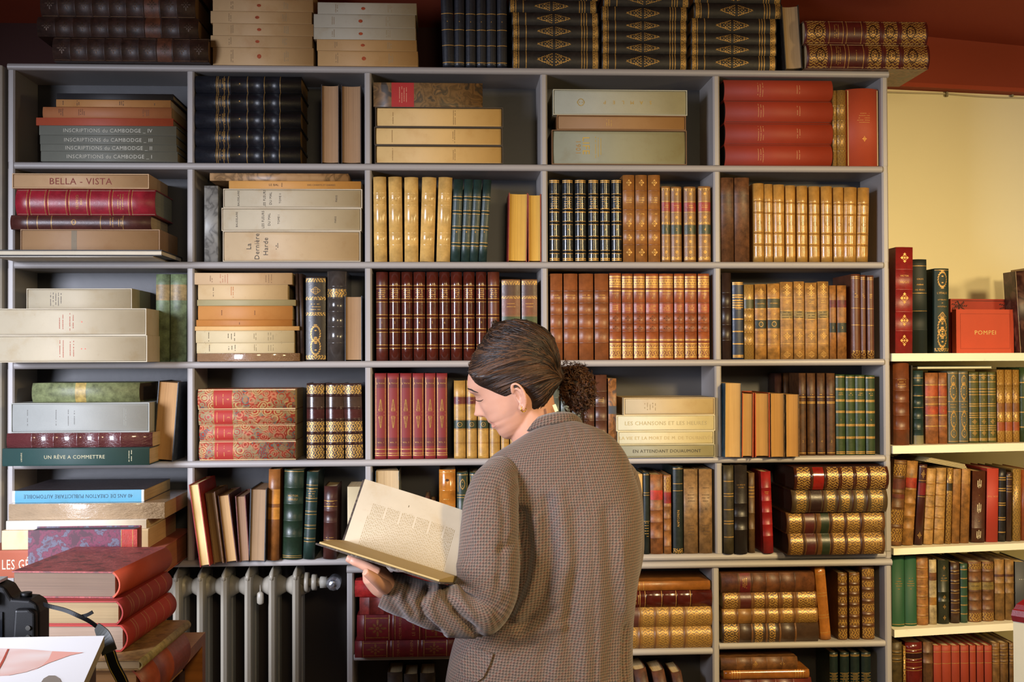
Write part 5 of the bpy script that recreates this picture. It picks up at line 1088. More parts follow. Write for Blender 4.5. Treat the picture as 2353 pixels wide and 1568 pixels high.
for t_ in [i/10 for i in range(11)]:
    hgt=.0035+.009*math.sin(t_*math.pi*.55)
    rows.append([A.lerp(D,t_)+nrm*.0002,A.lerp(D,t_)+nrm*hgt,B_.lerp(C,t_)+nrm*hgt,B_.lerp(C,t_)+nrm*.0002])
b.grid(rows,mat('paper','bca470'),False,closeu=True,caps=True); tpo(b,'page_block')
pv=T0-G0
def pg(s,t_,o=0.0): return G0+EV*s+pv*t_+nT*(.006+.010*math.sin(math.pi*min(1,t_*1.05))*.6+o)+nT*.004*math.sin(s*3.0)
b=MB(); rows=[[pg(s/16,t_/14) for s in range(17)] for t_ in range(15)]
b.grid(rows,pgm,True); o=tpo(b,'raised_page',fix=False)
slab(G0+EV*.012+nT*.003,G0+EV*.99+nT*.003,T0+EV*.99+nT*.003,T0+EV*.012+nT*.003,-nT,.016,pge,'page_sheaf')
b=MB(); ink=mat('ink','a99a7c'); rn=random.Random(3); tx=o
PW=EV.length; PH=pv.length
nl=52
for k in range(nl):
    s=.12+.74*k/nl; t_=.06
    tmax=.68 if k%9 else .5
    while t_<tmax:
        L=rn.uniform(.012,.05); t2=min(tmax,t_+L)
        b.face([pg(s-.0022,t_,.0004),pg(s+.0022,t_,.0004),pg(s+.0022,t2,.0004),pg(s-.0022,t2,.0004)],ink); t_=t2+.011
b.face([pg(.42,.78,.0004),pg(.424,.78,.0004),pg(.424,.81,.0004),pg(.42,.81,.0004)],mat('ink','4a4030'))
tb_=b.build('printed_text',fix=False); tb_.parent=tx; tb_.matrix_parent_inverse=Matrix.Translation(Vector((0,0,0))); tb_.matrix_parent_inverse=(Matrix.Translation(Vector(ob.location))@tx.matrix_parent_inverse).inverted()

# ---------------------------------------------------------------- the woman
HX=at(1270,1000,-.6).x
ps=empty('person',(HX,-.55,0),label='woman in a brown houndstooth jacket with curly bun reading an open book',cat='person')
PI_=Matrix.Translation(-Vector(ps.location))
def tpp(b,name,fix=True,par=None):
    o=b.build(name,fix=fix); o.parent=par or ps; o.matrix_parent_inverse=PI_ if par is None else PI_; 
    return o
def skinmat():
    N=NT('skin'); B=N.b.inputs; tc=N.n('ShaderNodeTexCoord'); f=N.noise(tc.outputs['Object'],60,3); g=N.noise(tc.outputs['Object'],14,3)
    cc=N.mix(N.math('MULTIPLY',g,.6),srgb('d4a48a'),srgb('bd8068')); cc=N.mix(N.math('MULTIPLY',f,.2),cc,srgb('b87862')); N.l(cc,B['Base Color'])
    B['Roughness'].default_value=.5; B['Subsurface Weight'].default_value=.12; B['Subsurface Radius'].default_value=(.01,.004,.002); B['Subsurface Scale'].default_value=1.0
    N.bump(N.noise(tc.outputs['Object'],700,2),.08,.0004); return N.m
skin=skinmat()
HC=at(1180,870,-.60); th_=math.radians(26); psi=math.radians(13)
hf=Vector((-math.cos(th_)*math.cos(psi), math.sin(psi), -math.sin(th_)*math.cos(psi))).normalized()
hu=Vector((-math.sin(th_),0,math.cos(th_))); hu=(hu-hf*hu.dot(hf)).normalized(); hs=hf.cross(hu); hs=hs if hs.y<0 else -hs
def HP(f,u,s): return HC+hf*(f/1000)+hu*(u/1000)+hs*(s/1000)
def itp(x,xs,ys): return float(np.interp(x,xs,ys))
US=[-112,-108,-103,-93,-86,-80,-76,-72,-68,-65,-61,-56,-51,-45,-38,-30,-20,-10,-2,6,14,22,30,45,60,72,84,94,101,105]
FS=[60,70,75,79,79.5,80,83.5,87,85.5,83,87.5,88.5,87.5,86,86,86,87,87.5,88,90,94,94.5,93,84,70,54,32,11,-3,-15]
WS=[12,20,29,39,44,47,49,51,53,54,56,58,60,62,64,66,68,69,70,71,72,73,73,72,68,61,50,36,21,4]
BS=[30,15,4,-5,-12,-20,-25,-32,-38,-42,-48,-56,-64,-72,-78,-83,-88,-92,-95,-97,-98,-98,-98,-95,-88,-79,-67,-51,-34,-14]
NU=[-51,-47,-43,-38,-34,-30,-25,-18,-8,0,8]; NV=[0,4,12,21.5,25,23,18.5,13.5,6.5,1.5,0]
def head_pt(u,a,off=0.0,feat=True):
    F=itp(u,US,FS); B_=itp(u,US,BS); Wd=itp(u,US,WS); fc=itp(u,[-112,-90,-60,-30,105],[45,32,10,-6,-10])
    c,s=math.cos(a),math.sin(a)
    if c>=0: f=fc+(F-fc)*abs(c)**.92; 
    else: f=fc-(fc-B_)*abs(c)**.9
    sd=Wd*math.copysign(abs(s)**.88,s)
    if feat and c>0:
        f+=itp(u,NU,NV)*math.exp(-(sd/itp(u,[-48,-36,-20,0],[13,10.5,7,7]))**2)
        f-=7.5*math.exp(-((abs(sd)-31)/13)**2-((u+6)/11)**2)          # eye sockets
        f+=4.5*math.exp(-((abs(sd)-31)/10)**2-((u+9)/6.5)**2)         # lids
        f+=2.5*math.exp(-((abs(sd)-30)/14)**2-((u-14)/6)**2)          # brow ridge
        f+=4*math.exp(-((abs(sd)-40)/15)**2-((u+30)/14)**2)           # cheek
        f+=3.5*math.exp(-((abs(sd)-13)/5)**2-((u+40)/6)**2)           # nostril wings
        f-=3*math.exp(-((abs(sd)-26)/6)**2-((u+66)/10)**2)
    if off:
        r=Vector((f-fc,sd,0)).length or 1; k=1+off/max(r,20); f=fc+(f-fc)*k; sd*=k
    return f,sd
def head_grid(b,m):
    us=[US[0]+ (US[-1]-US[0])*i/110 for i in range(111)]; n=120
    rows=[]
    for u in us:
        rows.append([HP(*( (lambda q:(q[0],u,q[1]))(head_pt(u,2*math.pi*k/n)) )) for k in range(n)])
    b.grid(rows,m,True,closeu=True,caps=True)
hb=MB(); head_grid(hb,skin)
from mathutils.bvhtree import BVHTree
def bvh(mb): return BVHTree.FromPolygons([Vector(v) for v in mb.v],mb.f)
HB=bvh(hb)
def hit(tree,px,py,off=.0006,fallbackY=-.66):
    d=ray(px,py).normalized(); r=tree.ray_cast(CAM,d)
    if r[0] is None: return at(px,py,fallbackY)
    return r[0]-d*off
body=MB(); head_grid(body,skin)
def bt_(pts,rad,n=20,flat=1.0): 
    p=sm([Vector(q) for q in pts],5); R=[float(np.interp(i/(len(p)-1)*(len(rad)-1),range(len(rad)),rad)) for i in range(len(p))]
    body.tube(p,R,skin,n,flat=flat)
nk0=HP(-22,-30,0); nk1=at(1225,985,-.585); nk2=at(1272,1035,-.58); nk3=at(1280,1100,-.58)
bt_([nk0,nk0.lerp(nk1,.5),nk1,nk2,nk3],[.046,.050,.052,.054,.05],28)
# shoulders, chest, hips and legs under the clothes
bt_([at(1280,1060,-.59),at(1280,1150,-.59),at(1275,1300,-.59),at(1260,1450,-.59),at(1250,1620,-.59)],[.05,.08,.09,.085,.09],28)
for s in (-1,1):
    hx=at(1250,1620,-.59); bt_([hx+Vector((s*.06,0,0)),hx+Vector((s*.085,0,-.2)),Vector((hx.x+s*.08,-.57,.45)),Vector((hx.x+s*.08,-.58,.07))],[.06,.06,.05,.04],18)
bt_([at(1175,1095,-.62),at(1140,1130,-.69),at(1124,1280,-.745),at(1110,1390,-.765)],[.030,.034,.034,.032],18)
bt_([at(1110,1390,-.765),at(1020,1398,-.785),at(930,1370,-.80),at(893,1350,-.805)],[.026,.022,.021,.021],18)
bt_([at(1400,1090,-.56),at(1440,1140,-.53),at(1432,1300,-.42),at(1390,1375,-.38)],[.025,.030,.030,.030],18)
bt_([at(1390,1375,-.38),at(1280,1370,-.46),at(1180,1345,-.55),at(1120,1325,-.60)],[.030,.028,.026,.024],18)
def bu(p,Y,dz=0.0): # underside of the lower cover at a pixel column and depth
    k=(Y+.90)/(.155); base=E0.lerp(G0,k); x=at(p,1300,Y).x; t_=(x-base.x)/EV.x; q=base+EV*t_; return Vector((x,Y,q.z-.0035-dz))
# left hand, palm up under the cover
bt_([at(893,1350,-.805),at(878,1342,-.815),bu(858,-.825,.024),bu(846,-.83,.018)],[.024,.026,.025,.015],20)
bt_([bu(880,-.80,.03),bu(862,-.80,.02),bu(846,-.80,.015)],[.018,.019,.014],16)
fng=[(-.862,847,805),(-.842,843,796),(-.822,843,799),(-.802,846,812)]
for (Y_,xa,xb) in fng:
    pts=[bu(xa+22,Y_+.004,.018),bu(xa,Y_,.014),bu(xa+(xb-xa)*.45,Y_,.0115),bu(xa+(xb-xa)*.8,Y_,.0105),bu(xb,Y_,.010)]
    bt_(pts,[.011,.0098,.0088,.0082,.0058],12)
# thumb beside the near edge
thp=[at(886,1352,-.84),at(872,1340,-.868),at(856,1327,-.888),at(838,1314,-.90)]
bt_(thp,[.014,.0115,.0098,.0068],14)
# right hand holding the far side of the book, behind the sleeve
rh=at(1105,1318,-.615); bt_([at(1120,1325,-.60),rh,at(1085,1305,-.635)],[.024,.026,.018],16)
for k in range(4):
    bt_([at(1092,1298+9*k,-.63),at(1070,1290+10*k,-.65),at(1052,1284+10*k,-.652)],[.0095,.0085,.006],12)
bt_([at(1105,1310,-.65),at(1085,1300,-.69),at(1070,1290,-.70)],[.012,.010,.007],12)
# ears
def ear(b,s):
    c=(0.0,-44.0); W_=itp(-20,US,WS)
    base=Vector(head_pt(-30,math.radians(92)) ) if False else None
    def EP(f,u,o): 
        ang=math.radians(80); return HP(f,u,s*(66+o))
    out=[EP(1,-24,4),EP(-2,-15,8),EP(-8,-7,12),EP(-18,-12,15),EP(-22,-26,15),EP(-19,-42,12),EP(-12,-55,8),EP(-3,-64,5),EP(1,-62,3),EP(1,-54,2)]
    p=sm(out,5); b.tube(p,[.0034+.0008*math.sin(i*.3) for i in range(len(p))],skin,10)
    inn=[EP(1,-24,5),EP(-7,-17,8),EP(-14,-24,10),EP(-13,-40,8),EP(-6,-48,5)]
    b.tube(sm(inn,5),.0026,skin,8)
    b.tube([EP(2,-60,3),EP(-3,-55,5)],[.006,.0065],skin,10)
    # bowl of the ear
    rows=[]
    for k in range(6):
        t_=k/5; rows.append([EP(-10+ (1-t_)*10*math.cos(a)+t_*3, -37+(1-t_)*23*math.sin(a), 9-8*t_-(3*math.cos(a))*(1-t_)) for a in [2*math.pi*i/20 for i in range(20)]])
    back=[[EP(-9+11*math.cos(a)*k_, -37+24*math.sin(a)*k_, -2-3*(1-k_)) for a in [2*math.pi*i/20 for i in range(20)]] for k_ in (.3,.95)]
    b.grid([rows[5-i] for i in range(6)]+[back[1],back[0]],skin,True,closeu=True,caps=True)
for s in (-1,1): ear(body,s)
bo=tpp(body,'body')
rmd=bo.modifiers.new('join','REMESH'); rmd.mode='VOXEL'; rmd.voxel_size=.0021; rmd.use_smooth_shade=True
smd=bo.modifiers.new('smooth','SMOOTH'); smd.factor=.5; smd.iterations=2
# face details
dk=mat('ink','2a1a14')
def strip(tree,pts,rad,m,name,off=.0005,flat=.5):
    b=MB(); p=[hit(tree,x,y,off) for x,y in pts]; p=sm(p,4); R=[float(np.interp(i/(len(p)-1)*(len(rad)-1),range(len(rad)),rad)) for i in range(len(p))]
    b.tube(p,R,m,6,flat=flat); return tpp(b,name)
strip(HB,[(1076,893.5),(1083,896),(1091,900),(1099,903)],[.0026,.0036,.0030,.0008],mat('ink','24160f'),'eyebrow')
strip(HB,[(1092,919),(1098,922),(1104,922),(1110,919)],[.0008,.0016,.0016,.0006],dk,'eyelashes',.0012)
strip(HB,[(1094,914),(1101,914),(1108,914)],[.0003,.0007,.0003],mat('ink','8a5444'),'eyelid_crease',.0002)
lp=mat('ink','b4645c')
strip(HB,[(1127,971),(1130,972.5),(1134,975),(1138,977.5)],[.0010,.0016,.0014,.0005],lp,'upper_lip',-.0004)
strip(HB,[(1131,980.5),(1134,981.5),(1137,981),(1140,979)],[.0010,.0018,.0014,.0005],mat('ink','bf7468'),'lower_lip',-.0005)
strip(HB,[(1129,976),(1133,977.3),(1140,978)],[.0003,.0006,.0003],mat('ink','7a3a34'),'lip_line',.0009)
strip(HB,[(1103,957.5),(1108,957)],[.0008,.0012],mat('ink','7a3c30'),'nostril',.0004)

# hair
hm=NT('hair'); tc=hm.n('ShaderNodeTexCoord'); f_=hm.noise(tc.outputs['Object'],30,4); 
hm.l(hm.ramp(f_,[(.3,srgb('140c08')),(.55,srgb('2a1a10')),(.75,srgb('4a301c'))]),hm.b.inputs['Base Color']); hm.b.inputs['Roughness'].default_value=.5
hairm=hm.m; light_h=mat('plain','573820'); curlm=NT('hair_curl'); tc=curlm.n('ShaderNodeTexCoord'); f_=curlm.noise(tc.outputs['Object'],60,3)
curlm.l(curlm.ramp(f_,[(.3,srgb('24140c')),(.55,srgb('4c2c18')),(.75,srgb('7c4c28'))]),curlm.b.inputs['Base Color']); curlm.b.inputs['Roughness'].default_value=.35; curlm=curlm.m
# hairline as a function of the angle around the head: lowest level (u) that carries hair
HLA=[0,15,30,42,55,66,76,86,96,110,130,150,180]; HLU=[64,60,50,36,14,-6,-22,-22,-24,-46,-74,-92,-98]
def hl(a):
    d=abs((math.degrees(a)+180)%360-180); return itp(d,HLA,HLU)
hr=MB(); n=144; us=[-104+214*i/96 for i in range(97)]
def hair_off(u,a,l):
    e=min(1,max(0,(u-l)/22)); d=abs((math.degrees(a)+180)%360-180)
    o=.6+9.5*e**.75*(.62 if d<35 else .62+.38*min(1,(d-35)/40))+ (5*e*min(1,max(0,(u-20)/15)) if d>40 else 1.5*e)
    # a thick roll sweeping from the temple back to the bun
    c=itp(d,[40,70,100,130,160],[52,26,5,-16,-36]); o+=7.5*min(1,e*1.5)*math.exp(-((u-c)/9)**2)*min(1,max(0,(d-30)/25)); o-=3.0*e*math.exp(-((u-c-13)/6)**2)*min(1,max(0,(d-30)/25))
    return o+1.0*math.sin(u*.55+d*.16)*e+.7*math.sin(u*1.15+d*.3+1.3)*e
def hair_pt(u,a,extra=0):
    l=hl(a); u=max(u,l-1.5)
    o=hair_off(u,a,l)+extra; f,s=head_pt(min(u,104),a,0,False)
    ctr=Vector((-4 if u>-30 else 0,0)); v=Vector((f+4,u*1.0-5,s)); L=v.length; v=v*(1+o/L); return HP(v.x-4,v.y+5,v.z)
idx={}
rows=[]
for u in us: rows.append([hair_pt(u,2*math.pi*k/n) for k in range(n)])
vb=len(hr.v); hr.v+=[tuple(p) for r in rows for p in r]; mi_=hr.mi(hairm)
for i in range(len(us)-1):
    for k in range(n):
        a=2*math.pi*(k+.5)/n
        if us[i+1]>hl(a)-3.0:
            hr.f.append((vb+i*n+k,vb+i*n+(k+1)%n,vb+(i+1)*n+(k+1)%n,vb+(i+1)*n+k)); hr.m.append(mi_); hr.smooth.append(True)
top=hair_pt(us[-1],0); hr.f.append(tuple(vb+(len(us)-1)*n+k for k in range(n))); hr.m.append(mi_); hr.smooth.append(True)
# strands sweeping back into the bun
rs=random.Random(11)
bunP=(152.0,-34.0)
def strand(a0,u0,rad,m,wob):
    p=[];steps=13
    for i in range(steps+1):
        t_=i/steps; d=a0+(166-a0)*t_**.92; u=u0+(bunP[1]-u0)*t_**1.45+14*math.sin(math.pi*t_)*(1 if u0>30 else .3)
        u=min(u,101); p.append(hair_pt(max(u,hl(math.radians(d))+3),math.radians(d)*SG,wob*math.sin(t_*5+u0)+.6))
    hr.tube(p,[rad*(.35+.65*math.sin(math.pi*min(1,t_*1.1+.08))) for t_ in [i/steps for i in range(steps+1)]],m,5,caps=False)
for SG0 in (1,-1):
    # which sign of the angle faces the camera does not matter: both sides are dressed
    SG=SG0
    for k in range(300):
        a0=rs.uniform(0,110); lo=hl(math.radians(a0)); u0=rs.uniform(lo+2,102)
        strand(a0,u0,rs.uniform(.0007,.0016),hairm if rs.random()<.72 else light_h,rs.uniform(-.8,1.2))
    for k in range(130):
        a0=rs.uniform(18,150); lo=hl(math.radians(a0)); strand(a0,lo+rs.uniform(.5,26),rs.uniform(.0006,.0013),hairm if rs.random()<.8 else light_h,rs.uniform(-.5,.8))
    for k in range(170):
        a0=rs.uniform(85,172); u0=rs.uniform(20,101); strand(a0,u0,rs.uniform(.0008,.0017),hairm if rs.random()<.75 else light_h,rs.uniform(-.8,1.0))
    for k in range(40):   # lighter strands along the roll
        a0=rs.uniform(48,75); u0=itp(a0,[40,70,100],[54,28,7])+rs.uniform(-5,6); strand(a0,u0,rs.uniform(.0008,.0014),light_h,rs.uniform(0,1.5))
tpp(hr,'hair',fix=False)
# short loose hairs at neck and crown are part of the bun
bn=MB(); bc_=at(1327,893,-.575)
def curl(c,d,r,L,turn,rad,m):
    d=d.normalized(); e1=d.orthogonal().normalized(); e2=d.cross(e1); p=[]
    N_=12
    for i in range(N_+1):
        t_=i/N_; p.append(c+d*(L*t_)+(e1*math.cos(turn*t_*6.28)+e2*math.sin(turn*t_*6.28))*r*(.5+.5*t_))
    for q in range(4):
        o_=Vector((rs.uniform(-1,1),rs.uniform(-1,1),rs.uniform(-1,1)))*.0016
        bn.tube([v_+o_*(.3+.7*i/N_) for i,v_ in enumerate(p)],[rad*.55*(1-.5*i/N_) for i in range(N_+1)],m,4,caps=False)
bw_,bh_=.033,.046
def bl_(th,ph): 
    v=Vector((math.cos(ph)*math.cos(th)*bw_, math.cos(ph)*math.sin(th)*.034, math.sin(ph)*bh_)); v.x+=-v.z*.10; return v
bn.grid([[bc_+bl_(2*math.pi*k/24,-1.5+3.0*i/14)*(.88+.1*math.sin(k*2.1+i*1.7)) for k in range(24)] for i in range(15)],mat('plain','22130b'),True,closeu=True,caps=True)
for k in range(620):
    th2=rs.uniform(0,6.28); ph=math.asin(rs.uniform(-1,1)); v=bl_(th2,ph); nv=v.normalized(); tg_=nv.cross(Vector((rs.uniform(-1,1),rs.uniform(-1,1),rs.uniform(-1,1)))).normalized()
    curl(bc_+v*rs.uniform(.82,.98),tg_+nv*rs.uniform(-.1,.35),rs.uniform(.003,.0065),rs.uniform(.010,.026),rs.uniform(.8,1.7),rs.uniform(.0006,.0015),curlm if rs.random()<.7 else light_h)
for k in range(60):   # curls falling below the bun
    p=at(rs.uniform(1300,1350),rs.uniform(925,965),rs.uniform(-.60,-.55)); curl(p,Vector((rs.uniform(-.5,.6),rs.uniform(-.3,.3),-1)),rs.uniform(.002,.005),rs.uniform(.012,.026),rs.uniform(.8,1.6),rs.uniform(.0004,.0009),curlm)
for k in range(40):   # loose ends round the crown of the bun
    p=at(rs.uniform(1285,1340),rs.uniform(835,862),rs.uniform(-.60,-.55)); curl(p,Vector((rs.uniform(-.3,1),rs.uniform(-.3,.3),rs.uniform(-.2,1))),rs.uniform(.002,.005),rs.uniform(.008,.018),rs.uniform(.8,1.6),rs.uniform(.0004,.0008),curlm)
tpp(bn,'hair_bun',fix=False)
# earring and the small pale clip below the hair
b=MB(); ec=hit(HB,1203,941,.006); ec=HP(-3,-66,72) if False else at(1203,941,-.672)
b.tube([ec+Vector((.0052*math.cos(a),.002*math.cos(a),.0052*math.sin(a))) for a in [2*math.pi*i/20*.93+1.9 for i in range(21)]],.0011,mat('metal','e0b050'),8); tpp(b,'earring')
b=MB(); c_=at(1276,938,-.655); b.box((-.0035,-.001,-.0075),(.0035,.001,.0075),mat('paper','e8dca8'),Matrix.Translation(c_)@Matrix.Rotation(math.radians(-22),4,'Y')); tpp(b,'hair_clip')

# ---------------------------------------------------------------- jacket
def tweed():
    N=NT('tweed'); B=N.b.inputs; tc=N.n('ShaderNodeTexCoord'); sp=N.n('ShaderNodeSeparateXYZ'); N.l(tc.outputs['UV'],sp.inputs[0])
    wob=N.noise(tc.outputs['UV'],60,2)
    per=.0056
    u=N.math('ADD',N.math('DIVIDE',sp.outputs[0],per),N.math('MULTIPLY',wob,.35)); v=N.math('ADD',N.math('DIVIDE',sp.outputs[1],per),N.math('MULTIPLY',wob,.35))
    fu=N.math('FRACT',u); fv=N.math('FRACT',v)
    su=N.math('GREATER_THAN',fu,.5); sv=N.math('GREATER_THAN',fv,.5)
    tw=N.math('GREATER_THAN',N.math('FRACT',N.math('MULTIPLY',N.math('ADD',u,v),2.0)),.5)
    both=N.math('MULTIPLY',su,sv); one=N.math('MULTIPLY',N.math('ABSOLUTE',N.math('SUBTRACT',su,sv)),tw)
    dark=N.math('MINIMUM',N.math('ADD',both,one),1.0)
    iu=N.math('FLOOR',u); iv=N.math('FLOOR',v)
    m3=N.math('MODULO',N.math('ABSOLUTE',N.math('ADD',iu,iv)),4.0)
    dcol=N.ramp(N.math('DIVIDE',m3,4.0),[(0,srgb('362a26')),(.2,srgb('2a302e')),(.45,srgb('502a22')),(.7,srgb('2c2422'))],'CONSTANT')
    fib=N.noise(tc.outputs['UV'],900,2,.7)
    lc=N.mix(fib,srgb('8c7566'),srgb('5e4e48'))
    cc=N.mix(dark,lc,dcol); cc=N.mix(N.math('MULTIPLY',fib,.3),cc,srgb('6a5846')); N.l(cc,B['Base Color'])
    B['Roughness'].default_value=.9; B['Sheen Weight'].default_value=.25; N.bump(fib,.5,.0008); return N.m
tweedm=tweed()
def proj(p):
    d=Vector(p)-CAM; z=d.dot(CF); return 1176.5+F_PX*d.dot(CR)/z, 784-F_PX*d.dot(CU)/z
def segd(x,y,pl):
    best=1e9
    for i in range(len(pl)-1):
        ax,ay=pl[i]; bx,by=pl[i+1]; dx,dy=bx-ax,by-ay; L=dx*dx+dy*dy
        t_=max(0,min(1,((x-ax)*dx+(y-ay)*dy)/L)); q=(x-ax-t_*dx)**2+(y-ay-t_*dy)**2
        if q<best: best=q
    return best
def fold(p,nv,folds):
    x,y=proj(p); o=0
    for pl,wd_,am in folds:
        q=segd(x,y,pl)
        if q<(wd_*3)**2: o+=am*math.exp(-q/(wd_*wd_))
    return Vector(p)+Vector(nv)*o
TF=[([(1196,1180),(1209,1260),(1200,1330),(1168,1405)],13,-.022),([(1232,1190),(1238,1290),(1218,1370),(1190,1420)],11,.011),([(1258,1150),(1270,1280),(1248,1370),(1200,1445)],13,-.011),
    ([(1284,1130),(1302,1290),(1280,1400),(1240,1480)],14,.008),([(1325,1180),(1330,1290),(1305,1420)],14,-.005),([(1300,978),(1338,1080),(1360,1180),(1367,1320),(1368,1600)],3.2,-.0026),([(1363,1200),(1378,1320),(1378,1600)],5,.0016),
    ([(1190,1440),(1235,1425),(1275,1400)],9,-.009),([(1185,1468),(1236,1452),(1290,1440)],8,.006),([(1180,1492),(1240,1480)],7,-.005),([(1172,1500),(1176,1600)],3,-.003),([(1400,1180),(1415,1400),(1405,1560)],18,-.007),([(1440,1440),(1436,1600)],5,-.010),([(1427,1250),(1436,1400)],10,.005),
    ([(1110,1072),(1165,1118),(1192,1190),(1198,1260)],4.5,-.006),([(1320,1330),(1308,1450),(1322,1570)],15,-.006),([(1290,1400),(1276,1560)],10,.004),([(1255,1450),(1248,1570)],12,-.006),([(1340,1400),(1345,1560)],10,.004),
    ([(1270,975),(1310,972),(1345,988)],5,-.003),([(1150,1060),(1230,1040),(1290,1060)],22,.003)]
R_=[(1207,1003,1327,975,.060,.30),(1192,1012,1344,981,.070,.30),(1166,1028,1380,993,.080,.27),(1136,1046,1412,1013,.090,.20),(1112,1069,1438,1047,.099,.12),(1100,1095,1453,1085,.107,.05),(1094,1135,1466,1125,.112,0),(1094,1190,1475,1185,.118,0),(1092,1280,1471,1280,.122,0),(1082,1360,1461,1360,.120,0),(1062,1430,1454,1430,.118,0),(1042,1480,1452,1490,.122,0),(1028,1540,1453,1550,.127,0),(1020,1600,1457,1610,.13,0),(1016,1690,1462,1700,.132,0)]
TY=-.595
arr=np.array(R_,float); ts=np.arange(len(R_)); tt=np.linspace(0,len(R_)-1,150)
def cub(col_):
    y=arr[:,col_]; m_=np.gradient(y); out=[]
    for q in tt:
        i=min(int(q),len(y)-2); t_=q-i; out.append((2*t_**3-3*t_**2+1)*y[i]+(t_**3-2*t_**2+t_)*m_[i]+(-2*t_**3+3*t_**2)*y[i+1]+(t_**3-t_**2)*m_[i+1])
    return out
CL=[cub(i) for i in range(6)]
tor=MB(); rows=[]; NC=190
for i in range(len(tt)):
    pl_=at(CL[0][i],CL[1][i],TY); pr_=at(CL[2][i],CL[3][i],TY); c_=(pl_+pr_)/2; h_=(pr_-pl_)/2; r=[]
    for k in range(NC):
        a=2*math.pi*k/NC; ca,sa=math.cos(a),math.sin(a)
        e1=math.copysign(abs(ca)**.86,ca); e2=math.copysign(abs(sa)**.86,sa)
        p=c_+h_*e1+Vector((0,-CL[4][i]*e2,CL[5][i]*CL[4][i]*e2)); nv=Vector((h_.normalized().x*ca,-sa,0))
        if sa>0.02: p=fold(p,nv,TF)
        r.append(p)
    rows.append(r)
ul=[0]
mid=rows[60]
for k in range(NC): ul.append(ul[-1]+(mid[(k+1)%NC]-mid[k]).length)
vl=[0]
for i in range(1,len(rows)): vl.append(vl[-1]+((rows[i][NC//4]-rows[i-1][NC//4]).length))
tor.grid(rows,tweedm,True,closeu=True,uvf=lambda i,j:(ul[j],-vl[i]))
TB=bvh(tor)
jk=MB()
jk.v=list(tor.v); jk.f=list(tor.f); jk.m=list(tor.m); jk.uv=dict(tor.uv); jk.mats=list(tor.mats); jk.smooth=list(tor.smooth)
jacket=tpp(jk,'jacket')
def sleeve(path,folds,name,ny=64,flip=1):
    P=sm([at(x,y,Y) for x,y,Y,r in path],9); n_=len(P)
    rr_=[]
    for i in range(n_):
        q=i/(n_-1)*(len(path)-1); k=min(int(q),len(path)-2); x,y,Y,r=path[k]; x2,y2,Y2,r2=path[k+1]
        d1=(3+Y)/F_PX; d2=(3+Y2)/F_PX; t_=q-k; t_=t_*t_*(3-2*t_); rr_.append(r*d1*(1-t_)+r2*d2*t_)
    b=MB(); rows=[]; prev=Vector((1,0,0)); L=[0]
    for i,p in enumerate(P):
        t_=(P[min(i+1,n_-1)]-P[max(i-1,0)]).normalized(); nr_=(prev-t_*prev.dot(t_)).normalized(); bn_=t_.cross(nr_); prev=nr_
        r=[]
        for k in range(ny):
            a=2*math.pi*k/ny; nv=nr_*math.cos(a)+bn_*math.sin(a); q=p+nv*rr_[i]
            if nv.y<.1: q=fold(q,nv,folds)
            r.append(q)
        rows.append(r)
        if i: L.append(L[-1]+(p-P[i-1]).length)
    # turned-in cuff
    t_=(P[-1]-P[-2]).normalized(); c_=P[-1]
    rows.append([c_+(q-c_)*.93+t_*.0005 for q in rows[-1]]); L.append(L[-1]+.002)
    rows.append([c_+(q-c_)*.9-t_*.03 for q in rows[-1]]); L.append(L[-1]+.03)
    b.grid(rows,tweedm,True,closeu=True,uvf=lambda i,j:(j/ny*2*math.pi*.058,-L[i]))
    b.f.append(tuple(len(b.v)-len(rows)*ny+k for k in range(ny))); b.m.append(0); b.smooth.append(True)
    return tpp(b,name)
SF=[([(986,1352),(966,1387),(975,1426),(1011,1452)],8,-0.0123),([(1003,1350),(985,1390),(998,1430),(1030,1455)],9,0.0061),([(1022,1340),(1027,1371),(1050,1403),(1092,1450)],8,-0.0123),([(1046,1345),(1058,1380),(1085,1415)],10,0.0061),
    ([(1045,1405),(1075,1440),(1108,1470)],7,-0.0074),([(905,1340),(901,1384),(927,1420)],9,-0.0049),([(942,1340),(934,1371),(950,1410)],8,-0.0061),([(925,1345),(917,1380),(938,1412)],8,0.0037),
    ([(1184,1238),(1176,1250),(1150,1262)],8,-0.0074),([(1150,1120),(1160,1200),(1152,1300),(1140,1380)],9,-0.0037),([(1075,1330),(1100,1380),(1140,1400)],12,-0.0049),([(1060,1300),(1085,1345)],10,0.0049),
    ([(1150,1330),(1165,1370),(1140,1430)],10,-0.0037),([(1100,1120),(1092,1220)],16,0.0025),([(1064,1200),(1078,1280)],14,-0.0031)]
sleeve([(1172,1072,-.635,20),(1152,1092,-.665,46),(1137,1122,-.69,57),(1128,1165,-.71,64),(1124,1230,-.73,68),(1123,1300,-.745,72),(1118,1358,-.755,72),(1102,1398,-.765,66),(1062,1408,-.775,58),(1010,1398,-.785,54),(952,1380,-.795,49),(910,1364,-.80,46),(886,1354,-.80,43)],SF,'sleeve')
sleeve([(1400,1070,-.58,28),(1425,1105,-.56,44),(1436,1170,-.52,42),(1432,1280,-.45,46),(1405,1350,-.40,46),(1340,1370,-.42,46),(1240,1362,-.50,44),(1160,1340,-.565,40)],[],'sleeve')
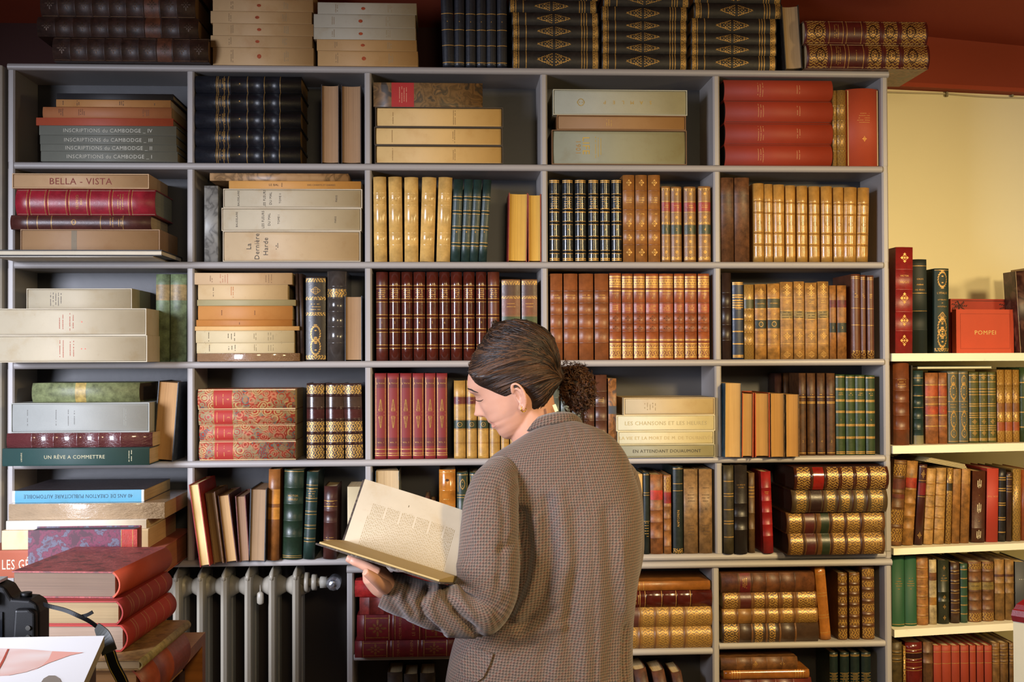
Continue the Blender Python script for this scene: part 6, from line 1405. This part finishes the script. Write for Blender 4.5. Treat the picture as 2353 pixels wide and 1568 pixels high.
# collar
def collar():
    b=MB(); rows=[]
    L=[(1266,990,.050,.053,.17,.30),(1266,984,.054,.057,.165,.42),(1266,980,.058,.061,.16,.50),(1266,983,.062,.065,.17,.42),(1265,990,.067,.070,.185,.29),(1265,991,.065,.068,.185,.27)]
    n_=90
    for (x,y,ra,rb,tl,ky) in L:
        c_=at(x,y,-.59); r=[]
        for k in range(n_+1):
            a=math.radians(-35+250*k/n_); dx=math.cos(a)*ra; dy=-math.sin(a)*rb
            r.append(Vector((c_.x+dx,c_.y+dy,c_.z+tl*dx-ky*dy)))
        rows.append(r)
    b.grid(rows,tweedm,True,uvf=lambda i,j:(j*.0026,-(0,.006,.012,.026,.042,.043)[i])); o=tpp(b,'collar')
    m_=o.modifiers.new('thick','SOLIDIFY'); m_.thickness=.003; m_.offset=0
collar()
def patch(px,name,m,off,thick=.003,tree=None,n_=1,uv=True):
    tree=tree or TB; b=MB(); c=Vector((sum(p[0] for p in px)/len(px),sum(p[1] for p in px)/len(px),0))
    top=[hit(tree,x,y,off,-.72) for x,y in px]; bot=[hit(tree,x,y,off-thick,-.72+thick) for x,y in px]; k=len(px)
    b.add(top+bot,[tuple(range(k)),tuple(range(k,2*k))]+[(i,(i+1)%k,k+(i+1)%k,k+i) for i in range(k)],m,False,[(q.x,q.z) for q in top+bot]); return tpp(b,name)
patch([(1081,1484),(1108,1493),(1133,1503),(1124,1530),(1110,1558),(1096,1568),(1072,1558),(1048,1548),(1064,1518)],'pocket_flap',tweedm,.007,.006)
b=MB(); pl=[at(x,y,-.70) for x,y in [(1075,1200),(1058,1206),(1046,1216),(1040,1227),(1044,1237),(1060,1241),(1078,1238)]]; k=len(pl); bk2=[p+Vector((.0,.006,0)) for p in pl]
b.add(pl+bk2,[tuple(range(k)),tuple(range(k,2*k))]+[(i,(i+1)%k,k+(i+1)%k,k+i) for i in range(k)],mat('cloth','33262c')); tpp(b,'lapel')
# trousers and shoes below the frame
b=MB(); hx=at(1250,1650,-.59)
b.tube([Vector((hx.x,-.59,.96)),Vector((hx.x,-.59,.80))],[.10,.115],mat('cloth','22242c'),24)
for s in (-1,1): b.tube(sm([Vector((hx.x+s*.07,-.59,.85)),Vector((hx.x+s*.085,-.58,.45)),Vector((hx.x+s*.09,-.58,.05))],5),[.08]+[.085]*5+[.075]*5,mat('cloth','22242c'),20)
tpp(b,'trousers')
for s in (-1,1):
    b=MB(); c_=Vector((hx.x+s*.09,-.58,0)); rows=[[c_+Vector((-.05+sc_*.13*math.cos(a)*1.0,sc_*.045*math.sin(a),z_)) for a in [2*math.pi*i/20 for i in range(20)]] for z_,sc_ in ((0.001,1),(.03,1.02),(.06,.8),(.085,.45))]
    b.grid(rows,mat('leather','1c1612'),True,closeu=True,caps=True); tpp(b,'shoe')
